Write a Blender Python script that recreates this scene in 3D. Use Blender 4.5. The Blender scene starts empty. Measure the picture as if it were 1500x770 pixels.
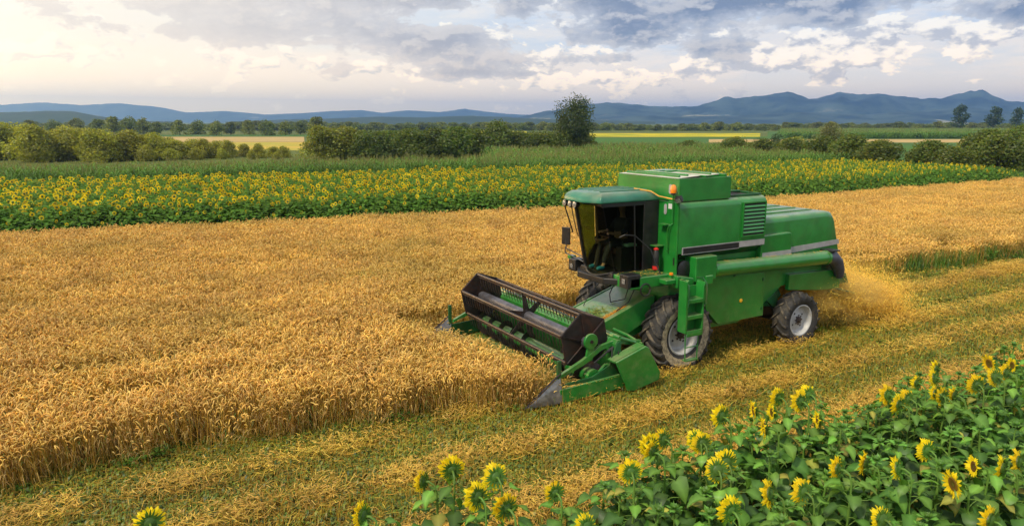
import bpy, math, random
import numpy as np
from mathutils import Vector, Matrix, noise as mnoise

R = math.radians
PI = math.pi
scene = bpy.context.scene
col = scene.collection

# ------------------------------------------------------------------ camera
cam_d = bpy.data.cameras.new('camera')
cam = bpy.data.objects.new('camera', cam_d)
col.objects.link(cam)
cam.location = (0, 0, 5.364)
cam.rotation_euler = (R(90 - 11.11), 0, R(60.09 - 90))
cam_d.sensor_width = 36
cam_d.lens = 36 * 1053 / 1500
cam_d.clip_start = 0.1
cam_d.clip_end = 20000
scene.camera = cam

# ------------------------------------------------------------------ world
SUN_AZ, SUN_EL = 196.0, 50.0          # azimuth counted from +X towards +Y
world = bpy.data.worlds.new('World')
scene.world = world
world.use_nodes = True
nt = world.node_tree
nt.nodes.clear()


class NT:
    """small helper to write node trees"""
    def __init__(s, tree): s.t = tree
    def n(s, typ, ins=None, **kw):
        nd = s.t.nodes.new(typ)
        for k, v in kw.items(): setattr(nd, k, v)
        for k, v in (ins or {}).items():
            if hasattr(v, 'links'): s.t.links.new(v, nd.inputs[k])
            else: nd.inputs[k].default_value = v
        return nd
    def m(s, op, a, b=0.0, c=None, clamp=False):
        d = {0: a, 1: b}
        if c is not None: d[2] = c
        return s.n('ShaderNodeMath', d, operation=op, use_clamp=clamp).outputs[0]
    def mix(s, f, a, b, blend='MIX'):
        nd = s.t.nodes.new('ShaderNodeMix'); nd.data_type = 'RGBA'; nd.blend_type = blend
        for i, v in ((0, f), (6, a), (7, b)):
            if hasattr(v, 'links'): s.t.links.new(v, nd.inputs[i])
            elif i and len(v) == 3: nd.inputs[i].default_value = (*v, 1)
            else: nd.inputs[i].default_value = v
        return nd.outputs[2]
    def ramp(s, v, lo, hi, smooth=True):
        return s.n('ShaderNodeMapRange', {0: v, 1: lo, 2: hi}, interpolation_type='SMOOTHSTEP' if smooth else 'LINEAR').outputs[0]
    def noise(s, vec, scale, detail=4.0, rough=0.55, dist=0.0):
        return s.n('ShaderNodeTexNoise', {'Vector': vec, 'Scale': scale, 'Detail': detail, 'Roughness': rough, 'Distortion': dist}).outputs[0]
    def xyz(s, x, y, z=0.0):
        return s.n('ShaderNodeCombineXYZ', {0: x, 1: y, 2: z}).outputs[0]


def build_world():
    w = NT(nt)
    sky = w.n('ShaderNodeTexSky', sky_type='NISHITA')
    sky.sun_disc = False
    sky.sun_elevation = R(SUN_EL)
    sky.sun_rotation = R(90 - SUN_AZ)
    sky.air_density = 1.0; sky.dust_density = 2.5
    d = w.n('ShaderNodeTexCoord').outputs['Generated']
    sep = w.n('ShaderNodeSeparateXYZ', {0: d})
    x, y, z = sep.outputs
    el = w.m('MULTIPLY', w.m('ARCSINE', z), 57.2958)
    az = w.m('SUBTRACT', 60.0, w.m('MULTIPLY', w.m('ARCTAN2', y, x), 57.2958))   # degrees to the right of the valley axis
    az = w.m('SUBTRACT', w.m('MODULO', w.m('ADD', az, 540.0), 360.0), 180.0)
    # clouds live in (azimuth, elevation): flattened towards the horizon
    ue = w.m('ADD', el, 0.0)
    u = w.m('MULTIPLY', az, 0.115)
    v = w.m('MULTIPLY', w.m('POWER', w.m('MAXIMUM', w.m('ADD', ue, 1.5), 0.02), 0.72), 0.55)
    P = w.xyz(u, v, 0.37)
    warp = w.n('ShaderNodeTexNoise', {'Vector': P, 'Scale': 2.3, 'Detail': 3.0}).outputs[1]
    Pw = w.n('ShaderNodeVectorMath', {0: P, 1: w.n('ShaderNodeVectorMath', {0: warp, 1: (0.16, 0.11, 0.0)}, operation='MULTIPLY').outputs[0]}, operation='ADD').outputs[0]

    def blob(a0, e0, sa, se):
        da = w.m('DIVIDE', w.m('SUBTRACT', az, a0), sa)
        de = w.m('DIVIDE', w.m('SUBTRACT', el, e0), se)
        r = w.m('ADD', w.m('MULTIPLY', da, da), w.m('MULTIPLY', de, de))
        return w.m('EXPONENT', w.m('MULTIPLY', r, -1.0))
    def total(bs):
        t = None
        for k, b in bs:
            b = w.m('MULTIPLY', blob(*b), k)
            t = b if t is None else w.m('ADD', t, b)
        return t
    dark = total(DARK_BLOBS)
    puff = total(PUFF_BLOBS)
    left = w.ramp(az, 14.0, -32.0)                    # towards the bright, warm side
    # colours (radiance the picture should show, before the gain)
    hz = w.ramp(el, 7.0, 0.0)
    clear = w.mix(hz, (0.56, 0.68, 0.84), (0.86, 0.83, 0.78))
    clear = w.mix(left, clear, (0.98, 0.90, 0.76))
    veil = w.noise(w.xyz(w.m('MULTIPLY', az, 0.04), w.m('MULTIPLY', el, 0.20), 2.0), 2.2, 10.0, 0.64)
    clear = w.mix(w.ramp(veil, 0.36, 0.58), clear, w.mix(left, (0.84, 0.82, 0.80), (0.98, 0.90, 0.78)))
    # bright cumulus heads, sharp above and soft grey underneath
    V2 = w.xyz(w.m('MULTIPLY', az, 0.145), w.m('MULTIPLY', el, 0.27), 4.2)
    wp2 = w.n('ShaderNodeTexNoise', {'Vector': V2, 'Scale': 5.0, 'Detail': 4.0}).outputs[1]
    V2 = w.n('ShaderNodeVectorMath', {0: V2, 1: w.n('ShaderNodeVectorMath', {0: wp2, 1: (0.10, 0.10, 0.0)}, operation='MULTIPLY').outputs[0]}, operation='ADD').outputs[0]
    n2 = w.noise(V2, 1.9, 14.0, 0.58)
    n2u = w.noise(w.n('ShaderNodeVectorMath', {0: V2, 1: (-0.06, 0.13, 0.0)}, operation='ADD').outputs[0], 1.9, 14.0, 0.58)
    pm = w.ramp(w.m('ADD', n2, w.m('MULTIPLY', puff, 0.24)), 0.575, 0.615)
    pl = w.ramp(w.m('SUBTRACT', n2, n2u), -0.085, 0.06)
    pcol = w.mix(pl, (0.52, 0.54, 0.60), (1.10, 1.04, 0.93))
    pcol = w.mix(w.m('MULTIPLY', left, 0.6), pcol, (0.98, 0.90, 0.76))
    s1 = w.mix(w.m('MULTIPLY', pm, 0.95), clear, pcol)
    # grey cloud banks: thin edges catch the light, thick middles go slate blue
    n3 = w.noise(V2, 1.25, 14.0, 0.60)
    n3u = w.noise(w.n('ShaderNodeVectorMath', {0: V2, 1: (-0.05, 0.12, 0.0)}, operation='ADD').outputs[0], 1.25, 14.0, 0.60)
    dens = w.m('ADD', n3, w.m('MULTIPLY', dark, 0.27))
    grey = w.ramp(dens, 0.575, 0.635)
    lit = w.ramp(w.m('SUBTRACT', n3, n3u), -0.03, 0.085)
    thick = w.ramp(dens, 0.58, 0.80)
    gcol = w.mix(thick, (0.54, 0.565, 0.62), (0.16, 0.21, 0.32))
    gcol = w.mix(w.m('MULTIPLY', lit, 0.60), gcol, (0.80, 0.76, 0.72))
    gcol = w.mix(w.m('MULTIPLY', left, 0.85), gcol, (0.86, 0.76, 0.66))
    fade = w.m('MULTIPLY', grey, w.ramp(el, 0.4, 3.0))
    s2 = w.mix(w.m('MULTIPLY', fade, 0.95), s1, gcol)
    # warm glow added to the sky beyond the left edge, lighting scene and haze
    g = w.m('MULTIPLY', blob(-63.0, 7.0, 13.5, 11.0), 1.0)
    s3 = w.mix(1.0, s2, w.mix(g, (0, 0, 0), (11.0, 7.4, 3.2)), 'ADD')
    s3 = w.mix(1.0, s3, w.mix(w.ramp(el, 7.5, 0.0), w.mix(left, (1, 1, 1), (1.16, 1.12, 1.04)), w.mix(left, (2.05, 1.62, 1.10), (2.15, 1.70, 1.12))), 'MULTIPLY')
    s3 = w.mix(w.ramp(el, 12.0, 34.0), s3, (0.60, 0.62, 0.67))      # unseen sky overhead, darkened to weaken the ambient light
    s4 = w.n('ShaderNodeVectorMath', {0: s3, 'Scale': SKY_GAIN / 0.1}, operation='SCALE').outputs[0]
    fin = w.mix(0.93, sky.outputs[0], s4)
    bg = w.n('ShaderNodeBackground', {0: fin, 1: 0.1})
    out = w.n('ShaderNodeOutputWorld', {0: bg.outputs[0]})


SKY_GAIN = 1.22
# (weight, (azimuth right of centre, elevation, half width, half height)) in degrees
DARK_BLOBS = [(1.15, (13.0, 8.8, 9.5, 2.6)), (0.9, (24.0, 8.6, 6.5, 1.7)), (0.85, (-14.5, 6.6, 6.5, 2.0)), (0.85, (-5.5, 5.9, 5.0, 1.5)), (0.8, (7.0, 6.3, 4.5, 1.3)),
              (0.75, (-16.0, 9.2, 18.0, 1.2)), (0.75, (34.5, 6.8, 4.0, 1.1)), (0.65, (8.0, 4.6, 5.5, 0.5)), (0.75, (38.0, 9.2, 3.0, 1.0)), (0.5, (-25.0, 6.0, 5.0, 0.8)),
              (0.6, (16.0, 5.4, 3.5, 0.7)), (0.45, (-2.0, 3.6, 8.0, 0.4)), (-0.9, (25.0, 4.2, 5.5, 2.0)), (-0.5, (-34.0, 4.0, 8.0, 3.0))]
PUFF_BLOBS = [(1.2, (24.0, 5.3, 3.4, 1.7)), (1.0, (17.0, 4.4, 4.2, 0.9)), (0.9, (32.0, 5.8, 3.4, 1.4)), (0.8, (23.0, 2.9, 2.0, 0.5)), (0.7, (1.0, 4.6, 7.0, 1.5)), (0.6, (10.0, 3.2, 6.0, 0.6)),
              (0.5, (-10.0, 3.8, 10.0, 0.8)), (0.6, (36.0, 4.0, 3.0, 0.7)), (0.5, (-28.0, 4.5, 8.0, 1.0))]
build_world()

# ------------------------------------------------------------------ sun
sd = bpy.data.lights.new('sun', 'SUN')
sun = bpy.data.objects.new('sun', sd)
col.objects.link(sun)
sd.energy = 3.9
sd.angle = R(7)
sd.color = (1.0, 0.87, 0.64)
dv = Vector((math.cos(R(SUN_AZ)) * math.cos(R(SUN_EL)), math.sin(R(SUN_AZ)) * math.cos(R(SUN_EL)), math.sin(R(SUN_EL))))
sun.rotation_euler = dv.to_track_quat('Z', 'Y').to_euler()
sun.location = (0, 0, 60)

scene.view_settings.view_transform = 'Standard'
scene.view_settings.look = 'None'
scene.view_settings.exposure = 0.0
scene.view_settings.gamma = 1.0
scene.render.engine = 'CYCLES'
scene.cycles.use_denoising = True
scene.cycles.max_bounces = 6
scene.cycles.diffuse_bounces = 3
scene.cycles.glossy_bounces = 3
scene.cycles.transmission_bounces = 4
scene.cycles.transparent_max_bounces = 8
scene.cycles.volume_bounces = 1
scene.cycles.caustics_reflective = False
scene.cycles.caustics_refractive = False

# ------------------------------------------------------------------ materials
MATS = {}


def new_mat(name):
    m = bpy.data.materials.new(name); m.use_nodes = True
    m.node_tree.nodes.clear()
    MATS[name] = m
    w = NT(m.node_tree)
    out = w.n('ShaderNodeOutputMaterial')
    return m, w, out


def plain(name, c, rough=0.5, metal=0.0, var=0.25, scale=6.0, dirt=None, dirt_amt=0.0, bump=0.0, coat=0.0, emit=None, top_dust=0.0):
    """principled paint / rubber / metal with uneven tone, settled dirt and a slight unevenness"""
    m, w, out = new_mat(name)
    co = w.n('ShaderNodeTexCoord').outputs['Object']
    n = w.noise(co, scale, 5.0, 0.6)
    dark = tuple(v * (1 - var) for v in c); light = tuple(min(1, v * (1 + var)) for v in c)
    b = w.mix(w.ramp(n, 0.3, 0.7), dark, light)
    if dirt:
        n2 = w.noise(co, scale * 0.45, 8.0, 0.68, 0.6)
        b = w.mix(w.m('MULTIPLY', w.ramp(n2, 0.46, 0.70), dirt_amt), b, dirt)
    if top_dust:
        nz = w.n('ShaderNodeSeparateXYZ', {0: w.n('ShaderNodeNewGeometry').outputs['Normal']}).outputs[2]
        pz = w.n('ShaderNodeSeparateXYZ', {0: w.n('ShaderNodeNewGeometry').outputs['Position']}).outputs[2]
        dn = w.noise(co, 3.3, 9.0, 0.7)
        lay = w.m('MULTIPLY', w.ramp(nz, 0.45, 0.95), w.ramp(dn, 0.25, 0.66))
        low = w.m('MULTIPLY', w.ramp(pz, 2.0, 0.3), w.ramp(w.noise(co, 5.0, 8.0, 0.7), 0.42, 0.75))
        fine = w.m('MULTIPLY', w.ramp(w.noise(co, 22.0, 6.0, 0.75), 0.58, 0.8), 0.25)
        k = w.m('MAXIMUM', w.m('MAXIMUM', lay, w.m('MULTIPLY', low, 0.55)), fine)
        b = w.mix(w.m('MULTIPLY', k, top_dust), b, (0.33, 0.29, 0.17))
    p = w.n('ShaderNodeBsdfPrincipled', {'Base Color': b, 'Roughness': w.m('ADD', rough - 0.1, w.m('MULTIPLY', n, 0.2)), 'Metallic': metal, 'Coat Weight': coat, 'Coat Roughness': 0.2})
    if emit: p.inputs['Emission Color'].default_value = (*emit[0], 1); p.inputs['Emission Strength'].default_value = emit[1]
    if bump:
        bn = w.n('ShaderNodeBump', {'Height': w.noise(co, 2.4, 3.0), 'Strength': bump, 'Distance': 0.03})
        w.t.links.new(bn.outputs[0], p.inputs['Normal'])
    w.t.links.new(p.outputs[0], out.inputs[0])
    return m


def leafy(name, trans=0.35, rough=0.55, var=0.3, gloss=0.06, tscale=(1.25, 1.2, 0.7), patch=0.0, patch_col=(0.2, 0.3, 0.03), patch_scale=0.25):
    """vegetation: colour from the mesh's own colour attribute, varied per plant, part of the light let through"""
    m, w, out = new_mat(name)
    c = w.n('ShaderNodeAttribute', attribute_name='Col').outputs['Color']
    rnd = w.n('ShaderNodeObjectInfo').outputs['Random']
    hsv = w.n('ShaderNodeHueSaturation', {'Hue': w.m('ADD', 0.492, w.m('MULTIPLY', rnd, 0.016)), 'Value': w.m('ADD', 1 - var / 2, w.m('MULTIPLY', rnd, var)), 'Color': c}).outputs[0]
    if patch:
        pos = w.n('ShaderNodeNewGeometry').outputs['Position']
        n = w.noise(pos, patch_scale, 5.0, 0.6)
        hsv = w.mix(w.m('MULTIPLY', w.ramp(n, 0.45, 0.72), patch), hsv, patch_col)
    d = w.n('ShaderNodeBsdfDiffuse', {'Color': hsv, 'Roughness': 0.4}).outputs[0]
    tc = w.mix(1.0, hsv, tscale, 'MULTIPLY')
    t = w.n('ShaderNodeBsdfTranslucent', {'Color': tc}).outputs[0]
    s = w.n('ShaderNodeMixShader', {0: trans, 1: d, 2: t}).outputs[0]
    if gloss:
        g = w.n('ShaderNodeBsdfGlossy', {'Color': (0.9, 0.95, 1, 1), 'Roughness': rough}).outputs[0]
        s = w.n('ShaderNodeMixShader', {0: gloss, 1: s, 2: g}).outputs[0]
    w.t.links.new(s, out.inputs[0])
    return m


GREEN = (0.012, 0.185, 0.024)
plain('green_paint', GREEN, 0.32, var=0.16, scale=3.0, dirt=(0.07, 0.115, 0.035), dirt_amt=0.22, bump=0.12, coat=0.6, top_dust=0.50)
plain('roof_paint', (0.022, 0.170, 0.105), 0.40, var=0.16, scale=3.0, dirt=(0.19, 0.20, 0.14), dirt_amt=0.4, bump=0.06, coat=0.3, top_dust=0.35)
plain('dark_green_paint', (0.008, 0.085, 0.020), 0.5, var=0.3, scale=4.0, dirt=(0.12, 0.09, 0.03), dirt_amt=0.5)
plain('tank_cover', (0.55, 0.55, 0.48), 0.6, var=0.2, scale=3.0, dirt=(0.33, 0.27, 0.16), dirt_amt=0.7)
plain('black_plastic', (0.012, 0.012, 0.013), 0.42, var=0.3, dirt=(0.06, 0.05, 0.035), dirt_amt=0.25)
plain('cab_interior', (0.010, 0.007, 0.006), 0.75, var=0.4)
plain('seat_fabric', (0.055, 0.022, 0.012), 0.85, var=0.5, scale=9)
plain('rubber', (0.020, 0.020, 0.021), 0.75, var=0.3, scale=9, dirt=(0.16, 0.13, 0.09), dirt_amt=0.45)
plain('lug_rubber', (0.030, 0.029, 0.028), 0.8, var=0.4, scale=7, dirt=(0.25, 0.20, 0.13), dirt_amt=0.75)
plain('dried_mud', (0.36, 0.30, 0.20), 0.95, var=0.45, scale=14, dirt=(0.05, 0.045, 0.04), dirt_amt=0.55)
plain('rim_paint', (0.42, 0.43, 0.44), 0.45, var=0.12, scale=5, dirt=(0.25, 0.22, 0.17), dirt_amt=0.55)
plain('dark_steel', (0.055, 0.045, 0.045), 0.42, metal=0.55, var=0.4, scale=8, dirt=(0.10, 0.045, 0.022), dirt_amt=0.6)
plain('rusty_steel', (0.020, 0.016, 0.016), 0.55, metal=0.35, var=0.5, scale=5, dirt=(0.085, 0.026, 0.012), dirt_amt=0.5)
plain('drum_steel', (0.12, 0.12, 0.14), 0.4, metal=0.5, var=0.3, scale=6, dirt=(0.10, 0.07, 0.05), dirt_amt=0.5)
plain('bright_steel', (0.30, 0.30, 0.31), 0.38, metal=0.8, var=0.35, scale=8, dirt=(0.13, 0.10, 0.075), dirt_amt=0.7)
plain('grey_stripe', (0.33, 0.32, 0.33), 0.5, var=0.12)
plain('black_stripe', (0.010, 0.010, 0.011), 0.45, var=0.2)
plain('spout_rubber', (0.045, 0.050, 0.075), 0.45, var=0.3, scale=5)
plain('amber_lens', (0.85, 0.24, 0.01), 0.2, var=0.1, coat=0.6)
plain('yellow_lens', (0.85, 0.45, 0.02), 0.3, var=0.1)
plain('red_paint', (0.50, 0.02, 0.015), 0.4, var=0.2)
plain('lamp_lens', (0.40, 0.41, 0.42), 0.15, metal=0.6, var=0.5, scale=30, coat=0.8)
plain('teal_vinyl', (0.02, 0.22, 0.26), 0.4, var=0.3)
plain('pale_green_vinyl', (0.24, 0.46, 0.36), 0.5, var=0.2)
plain('yellow_strap', (0.70, 0.36, 0.06), 0.7, var=0.2)
plain('white_sticker', (0.62, 0.64, 0.62), 0.5, var=0.1)
leafy('wheat', 0.30, gloss=0.03, var=0.34, tscale=(1.2, 1.05, 0.6), patch=0.40, patch_col=(0.36, 0.30, 0.05), patch_scale=0.16)
leafy('straw', 0.25, gloss=0.04, var=0.45, tscale=(1.2, 1.05, 0.6))
leafy('crop_leaf', 0.36, rough=0.5, gloss=0.025, var=0.35)
leafy('tree_leaf', 0.45, gloss=0.03, var=0.3)
leafy('petal', 0.50, gloss=0.02, var=0.10, tscale=(1.0, 1.0, 0.9))
plain('skin', (0.42, 0.24, 0.16), 0.6, var=0.12)
plain('dark_cloth', (0.022, 0.022, 0.028), 0.9, var=0.4, scale=12)
plain('dark_denim', (0.018, 0.020, 0.022), 0.9, var=0.25, scale=12)
plain('hair', (0.02, 0.014, 0.01), 0.7, var=0.4, scale=30)
plain('shoe_blue', (0.02, 0.20, 0.32), 0.6, var=0.3, scale=12)
plain('bark', (0.10, 0.075, 0.05), 0.9, var=0.4, scale=5)


def glass_mat(name, tint, refl=0.10):
    m, w, out = new_mat(name)
    t = w.n('ShaderNodeBsdfTransparent', {'Color': (*tint, 1)}).outputs[0]
    g = w.n('ShaderNodeBsdfGlossy', {'Color': (0.8, 0.85, 0.85, 1), 'Roughness': 0.03}).outputs[0]
    f = w.m('MULTIPLY', w.n('ShaderNodeFresnel', {'IOR': 1.4}).outputs[0], refl * 6)
    w.t.links.new(w.n('ShaderNodeMixShader', {0: f, 1: t, 2: g}).outputs[0], out.inputs[0])
    return m


glass_mat('tinted_glass', (0.62, 0.68, 0.50), 0.04)
glass_mat('green_glass', (0.12, 0.19, 0.045), 0.05)
glass_mat('door_glass', (0.26, 0.30, 0.22), 0.05)


# ------------------------------------------------------------------ mesh helpers
class MB:
    def __init__(s): s.v = []; s.f = []; s.c = []
    def add(s, vs, fs, c=(1, 1, 1)):
        o = len(s.v)
        s.v += [tuple(p) for p in vs]; s.f += [tuple(i + o for i in q) for q in fs]
        s.c += [c] * len(vs)
    def box(s, a, b, c=(1, 1, 1), M=None):
        (x0, y0, z0), (x1, y1, z1) = a, b
        vs = [Vector(p) for p in ((x0, y0, z0), (x1, y0, z0), (x1, y1, z0), (x0, y1, z0), (x0, y0, z1), (x1, y0, z1), (x1, y1, z1), (x0, y1, z1))]
        if M: vs = [M @ p for p in vs]
        s.add(vs, [(0, 3, 2, 1), (4, 5, 6, 7), (0, 1, 5, 4), (1, 2, 6, 5), (2, 3, 7, 6), (3, 0, 4, 7)], c)
    def prism(s, poly, axis, lo, hi, c=(1, 1, 1)):
        n = len(poly)
        def P(p, h): return (p[0], h, p[1]) if axis == 'y' else ((h, p[0], p[1]) if axis == 'x' else (p[0], p[1], h))
        s.add([P(p, lo) for p in poly] + [P(p, hi) for p in poly],
              [tuple(range(n)), tuple(range(2 * n - 1, n - 1, -1))] + [(i, i + n, (i + 1) % n + n, (i + 1) % n) for i in range(n)], c)
    def tube(s, pts, r, n=8, c=(1, 1, 1), cap=True):
        pts = [Vector(p) for p in pts]
        rs = r if isinstance(r, (list, tuple)) else [r] * len(pts)
        vs = []; ref = None
        for i, p in enumerate(pts):
            t = (pts[min(i + 1, len(pts) - 1)] - pts[max(i - 1, 0)]).normalized()
            if ref is None: ref = Vector((0, 0, 1)) if abs(t.z) < 0.9 else Vector((1, 0, 0))
            a = t.cross(ref).normalized(); b = a.cross(t)
            ref = b
            vs += [p + (a * math.cos(2 * PI * k / n) + b * math.sin(2 * PI * k / n)) * rs[i] for k in range(n)]
        fs = []
        for i in range(len(pts) - 1):
            for k in range(n):
                fs.append((i * n + k, i * n + (k + 1) % n, (i + 1) * n + (k + 1) % n, (i + 1) * n + k))
        if cap: fs += [tuple(range(n - 1, -1, -1)), tuple(range((len(pts) - 1) * n, len(pts) * n))]
        s.add(vs, fs, c)
    def lathe(s, prof, origin, axis='y', n=32, c=(1, 1, 1)):
        """prof: (radius, along-axis) pairs"""
        o = Vector(origin); vs = []
        for r, h in prof:
            for k in range(n):
                a = 2 * PI * k / n
                if axis == 'y': vs.append(o + Vector((r * math.cos(a), h, r * math.sin(a))))
                elif axis == 'z': vs.append(o + Vector((r * math.cos(a), r * math.sin(a), h)))
                else: vs.append(o + Vector((h, r * math.cos(a), r * math.sin(a))))
        fs = []
        for i in range(len(prof) - 1):
            for k in range(n):
                fs.append((i * n + k, i * n + (k + 1) % n, (i + 1) * n + (k + 1) % n, (i + 1) * n + k))
        s.add(vs, fs, c)
    def mesh(s, name, mat, smooth=40):
        me = bpy.data.meshes.new(name)
        me.from_pydata(s.v, [], s.f)
        a = me.attributes.new('Col', 'FLOAT_COLOR', 'POINT')
        buf = np.ones((len(s.v), 4), np.float32); buf[:, :3] = np.array(s.c, np.float32).reshape(-1, 3)
        a.data.foreach_set('color', buf.ravel())
        me.materials.append(MATS[mat] if isinstance(mat, str) else mat)
        if smooth:
            me.polygons.foreach_set('use_smooth', [True] * len(me.polygons))
            if smooth < 180: me.set_sharp_from_angle(angle=R(smooth))
        me.update()
        return me
    def build(s, name, mat, parent=None, bevel=0.0, smooth=40, fix=True, seg=2):
        me = s.mesh(name, mat, smooth)
        if fix:
            import bmesh
            bm = bmesh.new(); bm.from_mesh(me); bmesh.ops.recalc_face_normals(bm, faces=bm.faces); bm.to_mesh(me); bm.free()
        o = bpy.data.objects.new(name, me); col.objects.link(o)
        if parent: o.parent = parent
        if bevel:
            b = o.modifiers.new('bevel', 'BEVEL'); b.width = bevel; b.segments = seg; b.limit_method = 'ANGLE'; b.angle_limit = R(30)
            b.harden_normals = True
        return o


def tag(o, label=None, cat=None, group=None, kind=None):
    if label: o['label'] = label
    if cat: o['category'] = cat
    if group: o['group'] = group
    if kind: o['kind'] = kind
    return o


def empty(name, loc=(0, 0, 0), rz=0.0, scale=1.0):
    o = bpy.data.objects.new(name, None); col.objects.link(o)
    o.location = loc; o.rotation_euler = (0, 0, rz); o.scale = (scale,) * 3
    o.empty_display_size = 0.2
    return o


def scatter(name, pts, rots, scls, idx, protos):
    """one object that strews prototype meshes over its points with geometry nodes (uncountable ground cover and crops)"""
    me = bpy.data.meshes.new(name)
    n = len(pts)
    me.vertices.add(n)
    me.vertices.foreach_set('co', np.asarray(pts, np.float32).ravel())
    for nm, ty, dat, key in (('rot', 'FLOAT_VECTOR', rots, 'vector'), ('scl', 'FLOAT_VECTOR', scls, 'vector'), ('idx', 'INT', idx, 'value')):
        a = me.attributes.new(nm, ty, 'POINT')
        a.data.foreach_set(key, np.asarray(dat, np.int32 if ty == 'INT' else np.float32).ravel())
    o = bpy.data.objects.new(name, me); col.objects.link(o)
    pc = bpy.data.collections.new(name + '_sources')
    for i, pm in enumerate(protos):
        po = bpy.data.objects.new('%s_source_%02d' % (name, i), pm); pc.objects.link(po)
    g = bpy.data.node_groups.new(name, 'GeometryNodeTree')
    g.interface.new_socket('Geometry', in_out='INPUT', socket_type='NodeSocketGeometry')
    g.interface.new_socket('Geometry', in_out='OUTPUT', socket_type='NodeSocketGeometry')
    gi = g.nodes.new('NodeGroupInput'); go = g.nodes.new('NodeGroupOutput')
    ip = g.nodes.new('GeometryNodeInstanceOnPoints'); ci = g.nodes.new('GeometryNodeCollectionInfo')
    ci.inputs['Collection'].default_value = pc; ci.inputs['Separate Children'].default_value = True; ci.inputs['Reset Children'].default_value = True
    def at(nm, ty):
        q = g.nodes.new('GeometryNodeInputNamedAttribute'); q.data_type = ty; q.inputs['Name'].default_value = nm
        return q.outputs['Attribute']
    L = g.links.new
    L(gi.outputs[0], ip.inputs['Points']); L(ci.outputs[0], ip.inputs['Instance'])
    ip.inputs['Pick Instance'].default_value = True
    L(at('idx', 'INT'), ip.inputs['Instance Index']); L(at('rot', 'FLOAT_VECTOR'), ip.inputs['Rotation']); L(at('scl', 'FLOAT_VECTOR'), ip.inputs['Scale'])
    L(ip.outputs[0], go.inputs[0])
    md = o.modifiers.new('scatter', 'NODES'); md.node_group = g
    return o


def vn(x, y, s=1.0, seed=0.0):
    return mnoise.noise(Vector((x * s, y * s, seed)))          # about -1..1


HEAD = R(60.09)
FW = (math.cos(HEAD), math.sin(HEAD)); RT = (math.sin(HEAD), -math.cos(HEAD))


def in_view(x, y, margin=1.5):
    """is the ground spot within the wedge the photograph could see (with a generous step to the side)"""
    z = x * FW[0] + y * FW[1]; r = x * RT[0] + y * RT[1]
    return z > 2 and abs(r) < z * 0.74 + margin


def from_view(azd, dist):
    """ground point at a bearing (degrees right of the valley axis) and distance"""
    a = HEAD - R(azd)
    return dist * math.cos(a), dist * math.sin(a)
#@@SETTING

# ------------------------------------------------------------------ ground and fields
def ground_mat(name, cols, scale, var_scale=0.05, rough=0.95, stripes=None):
    """bare ground / far crop seen as texture: several tones mixed by noise, optional drill rows"""
    m, w, out = new_mat(name)
    pos = w.n('ShaderNodeTexCoord').outputs['Object']
    n = w.noise(pos, scale, 8.0, 0.7)
    c = w.mix(w.ramp(n, 0.3, 0.7), cols[0], cols[1])
    if len(cols) > 2: c = w.mix(w.ramp(w.noise(pos, var_scale, 5.0, 0.6), 0.42, 0.62), c, cols[2])
    if stripes:
        wv = w.n('ShaderNodeTexWave', {'Vector': pos, 'Scale': stripes[0], 'Distortion': 1.5, 'Detail': 3.0}, bands_direction='Y').outputs[0]
        c = w.mix(w.m('MULTIPLY', wv, stripes[1]), c, cols[-1])
    p = w.n('ShaderNodeBsdfPrincipled', {'Base Color': c, 'Roughness': rough, 'Specular IOR Level': 0.1})
    bn = w.n('ShaderNodeBump', {'Height': n, 'Strength': 0.6, 'Distance': 0.06})
    w.t.links.new(bn.outputs[0], p.inputs['Normal'])
    w.t.links.new(p.outputs[0], out.inputs[0])


ground_mat('farm_ground', [(0.060, 0.095, 0.018), (0.13, 0.14, 0.035), (0.10, 0.13, 0.03)], 0.02, 0.006)
ground_mat('stubble_soil', [(0.075, 0.055, 0.016), (0.22, 0.14, 0.030), (0.060, 0.070, 0.014)], 2.2, 0.5)
ground_mat('wheat_soil', [(0.09, 0.06, 0.02), (0.20, 0.13, 0.04)], 3.0)
ground_mat('sunflower_soil', [(0.020, 0.026, 0.008), (0.045, 0.045, 0.014)], 2.0)
ground_mat('tan_field', [(0.36, 0.26, 0.11), (0.46, 0.34, 0.14), (0.40, 0.27, 0.10)], 0.15, 0.03)
ground_mat('gold_field', [(0.40, 0.29, 0.05), (0.50, 0.36, 0.06), (0.34, 0.31, 0.05)], 0.2, 0.03)
ground_mat('yellow_field', [(0.42, 0.36, 0.012), (0.60, 0.47, 0.012), (0.25, 0.28, 0.02)], 0.6, 0.05)
ground_mat('green_field', [(0.045, 0.115, 0.018), (0.075, 0.16, 0.026), (0.06, 0.12, 0.03)], 0.5, 0.02)
ground_mat('grass_verge', [(0.07, 0.13, 0.02), (0.17, 0.18, 0.035), (0.10, 0.13, 0.02)], 1.2, 0.2)


def sheet(name, poly, z, mat):
    mb = MB(); mb.add([(x, y, z) for x, y in poly], [tuple(range(len(poly)))])
    o = mb.build(name, mat, smooth=0, fix=False)
    if o.data.polygons[0].normal.z < 0: o.data.flip_normals()
    return tag(o, kind='structure')


def rz(r, z): return (FW[0] * z + RT[0] * r, FW[1] * z + RT[1] * r)
def rzq(z0, z1, a0, a1):
    """field between two depths, edges along bearings (tangent of the angle right of the axis)"""
    return [rz(a0 * z0, z0), rz(a1 * z0, z0), rz(a1 * z1, z1), rz(a0 * z1, z1)]


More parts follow.
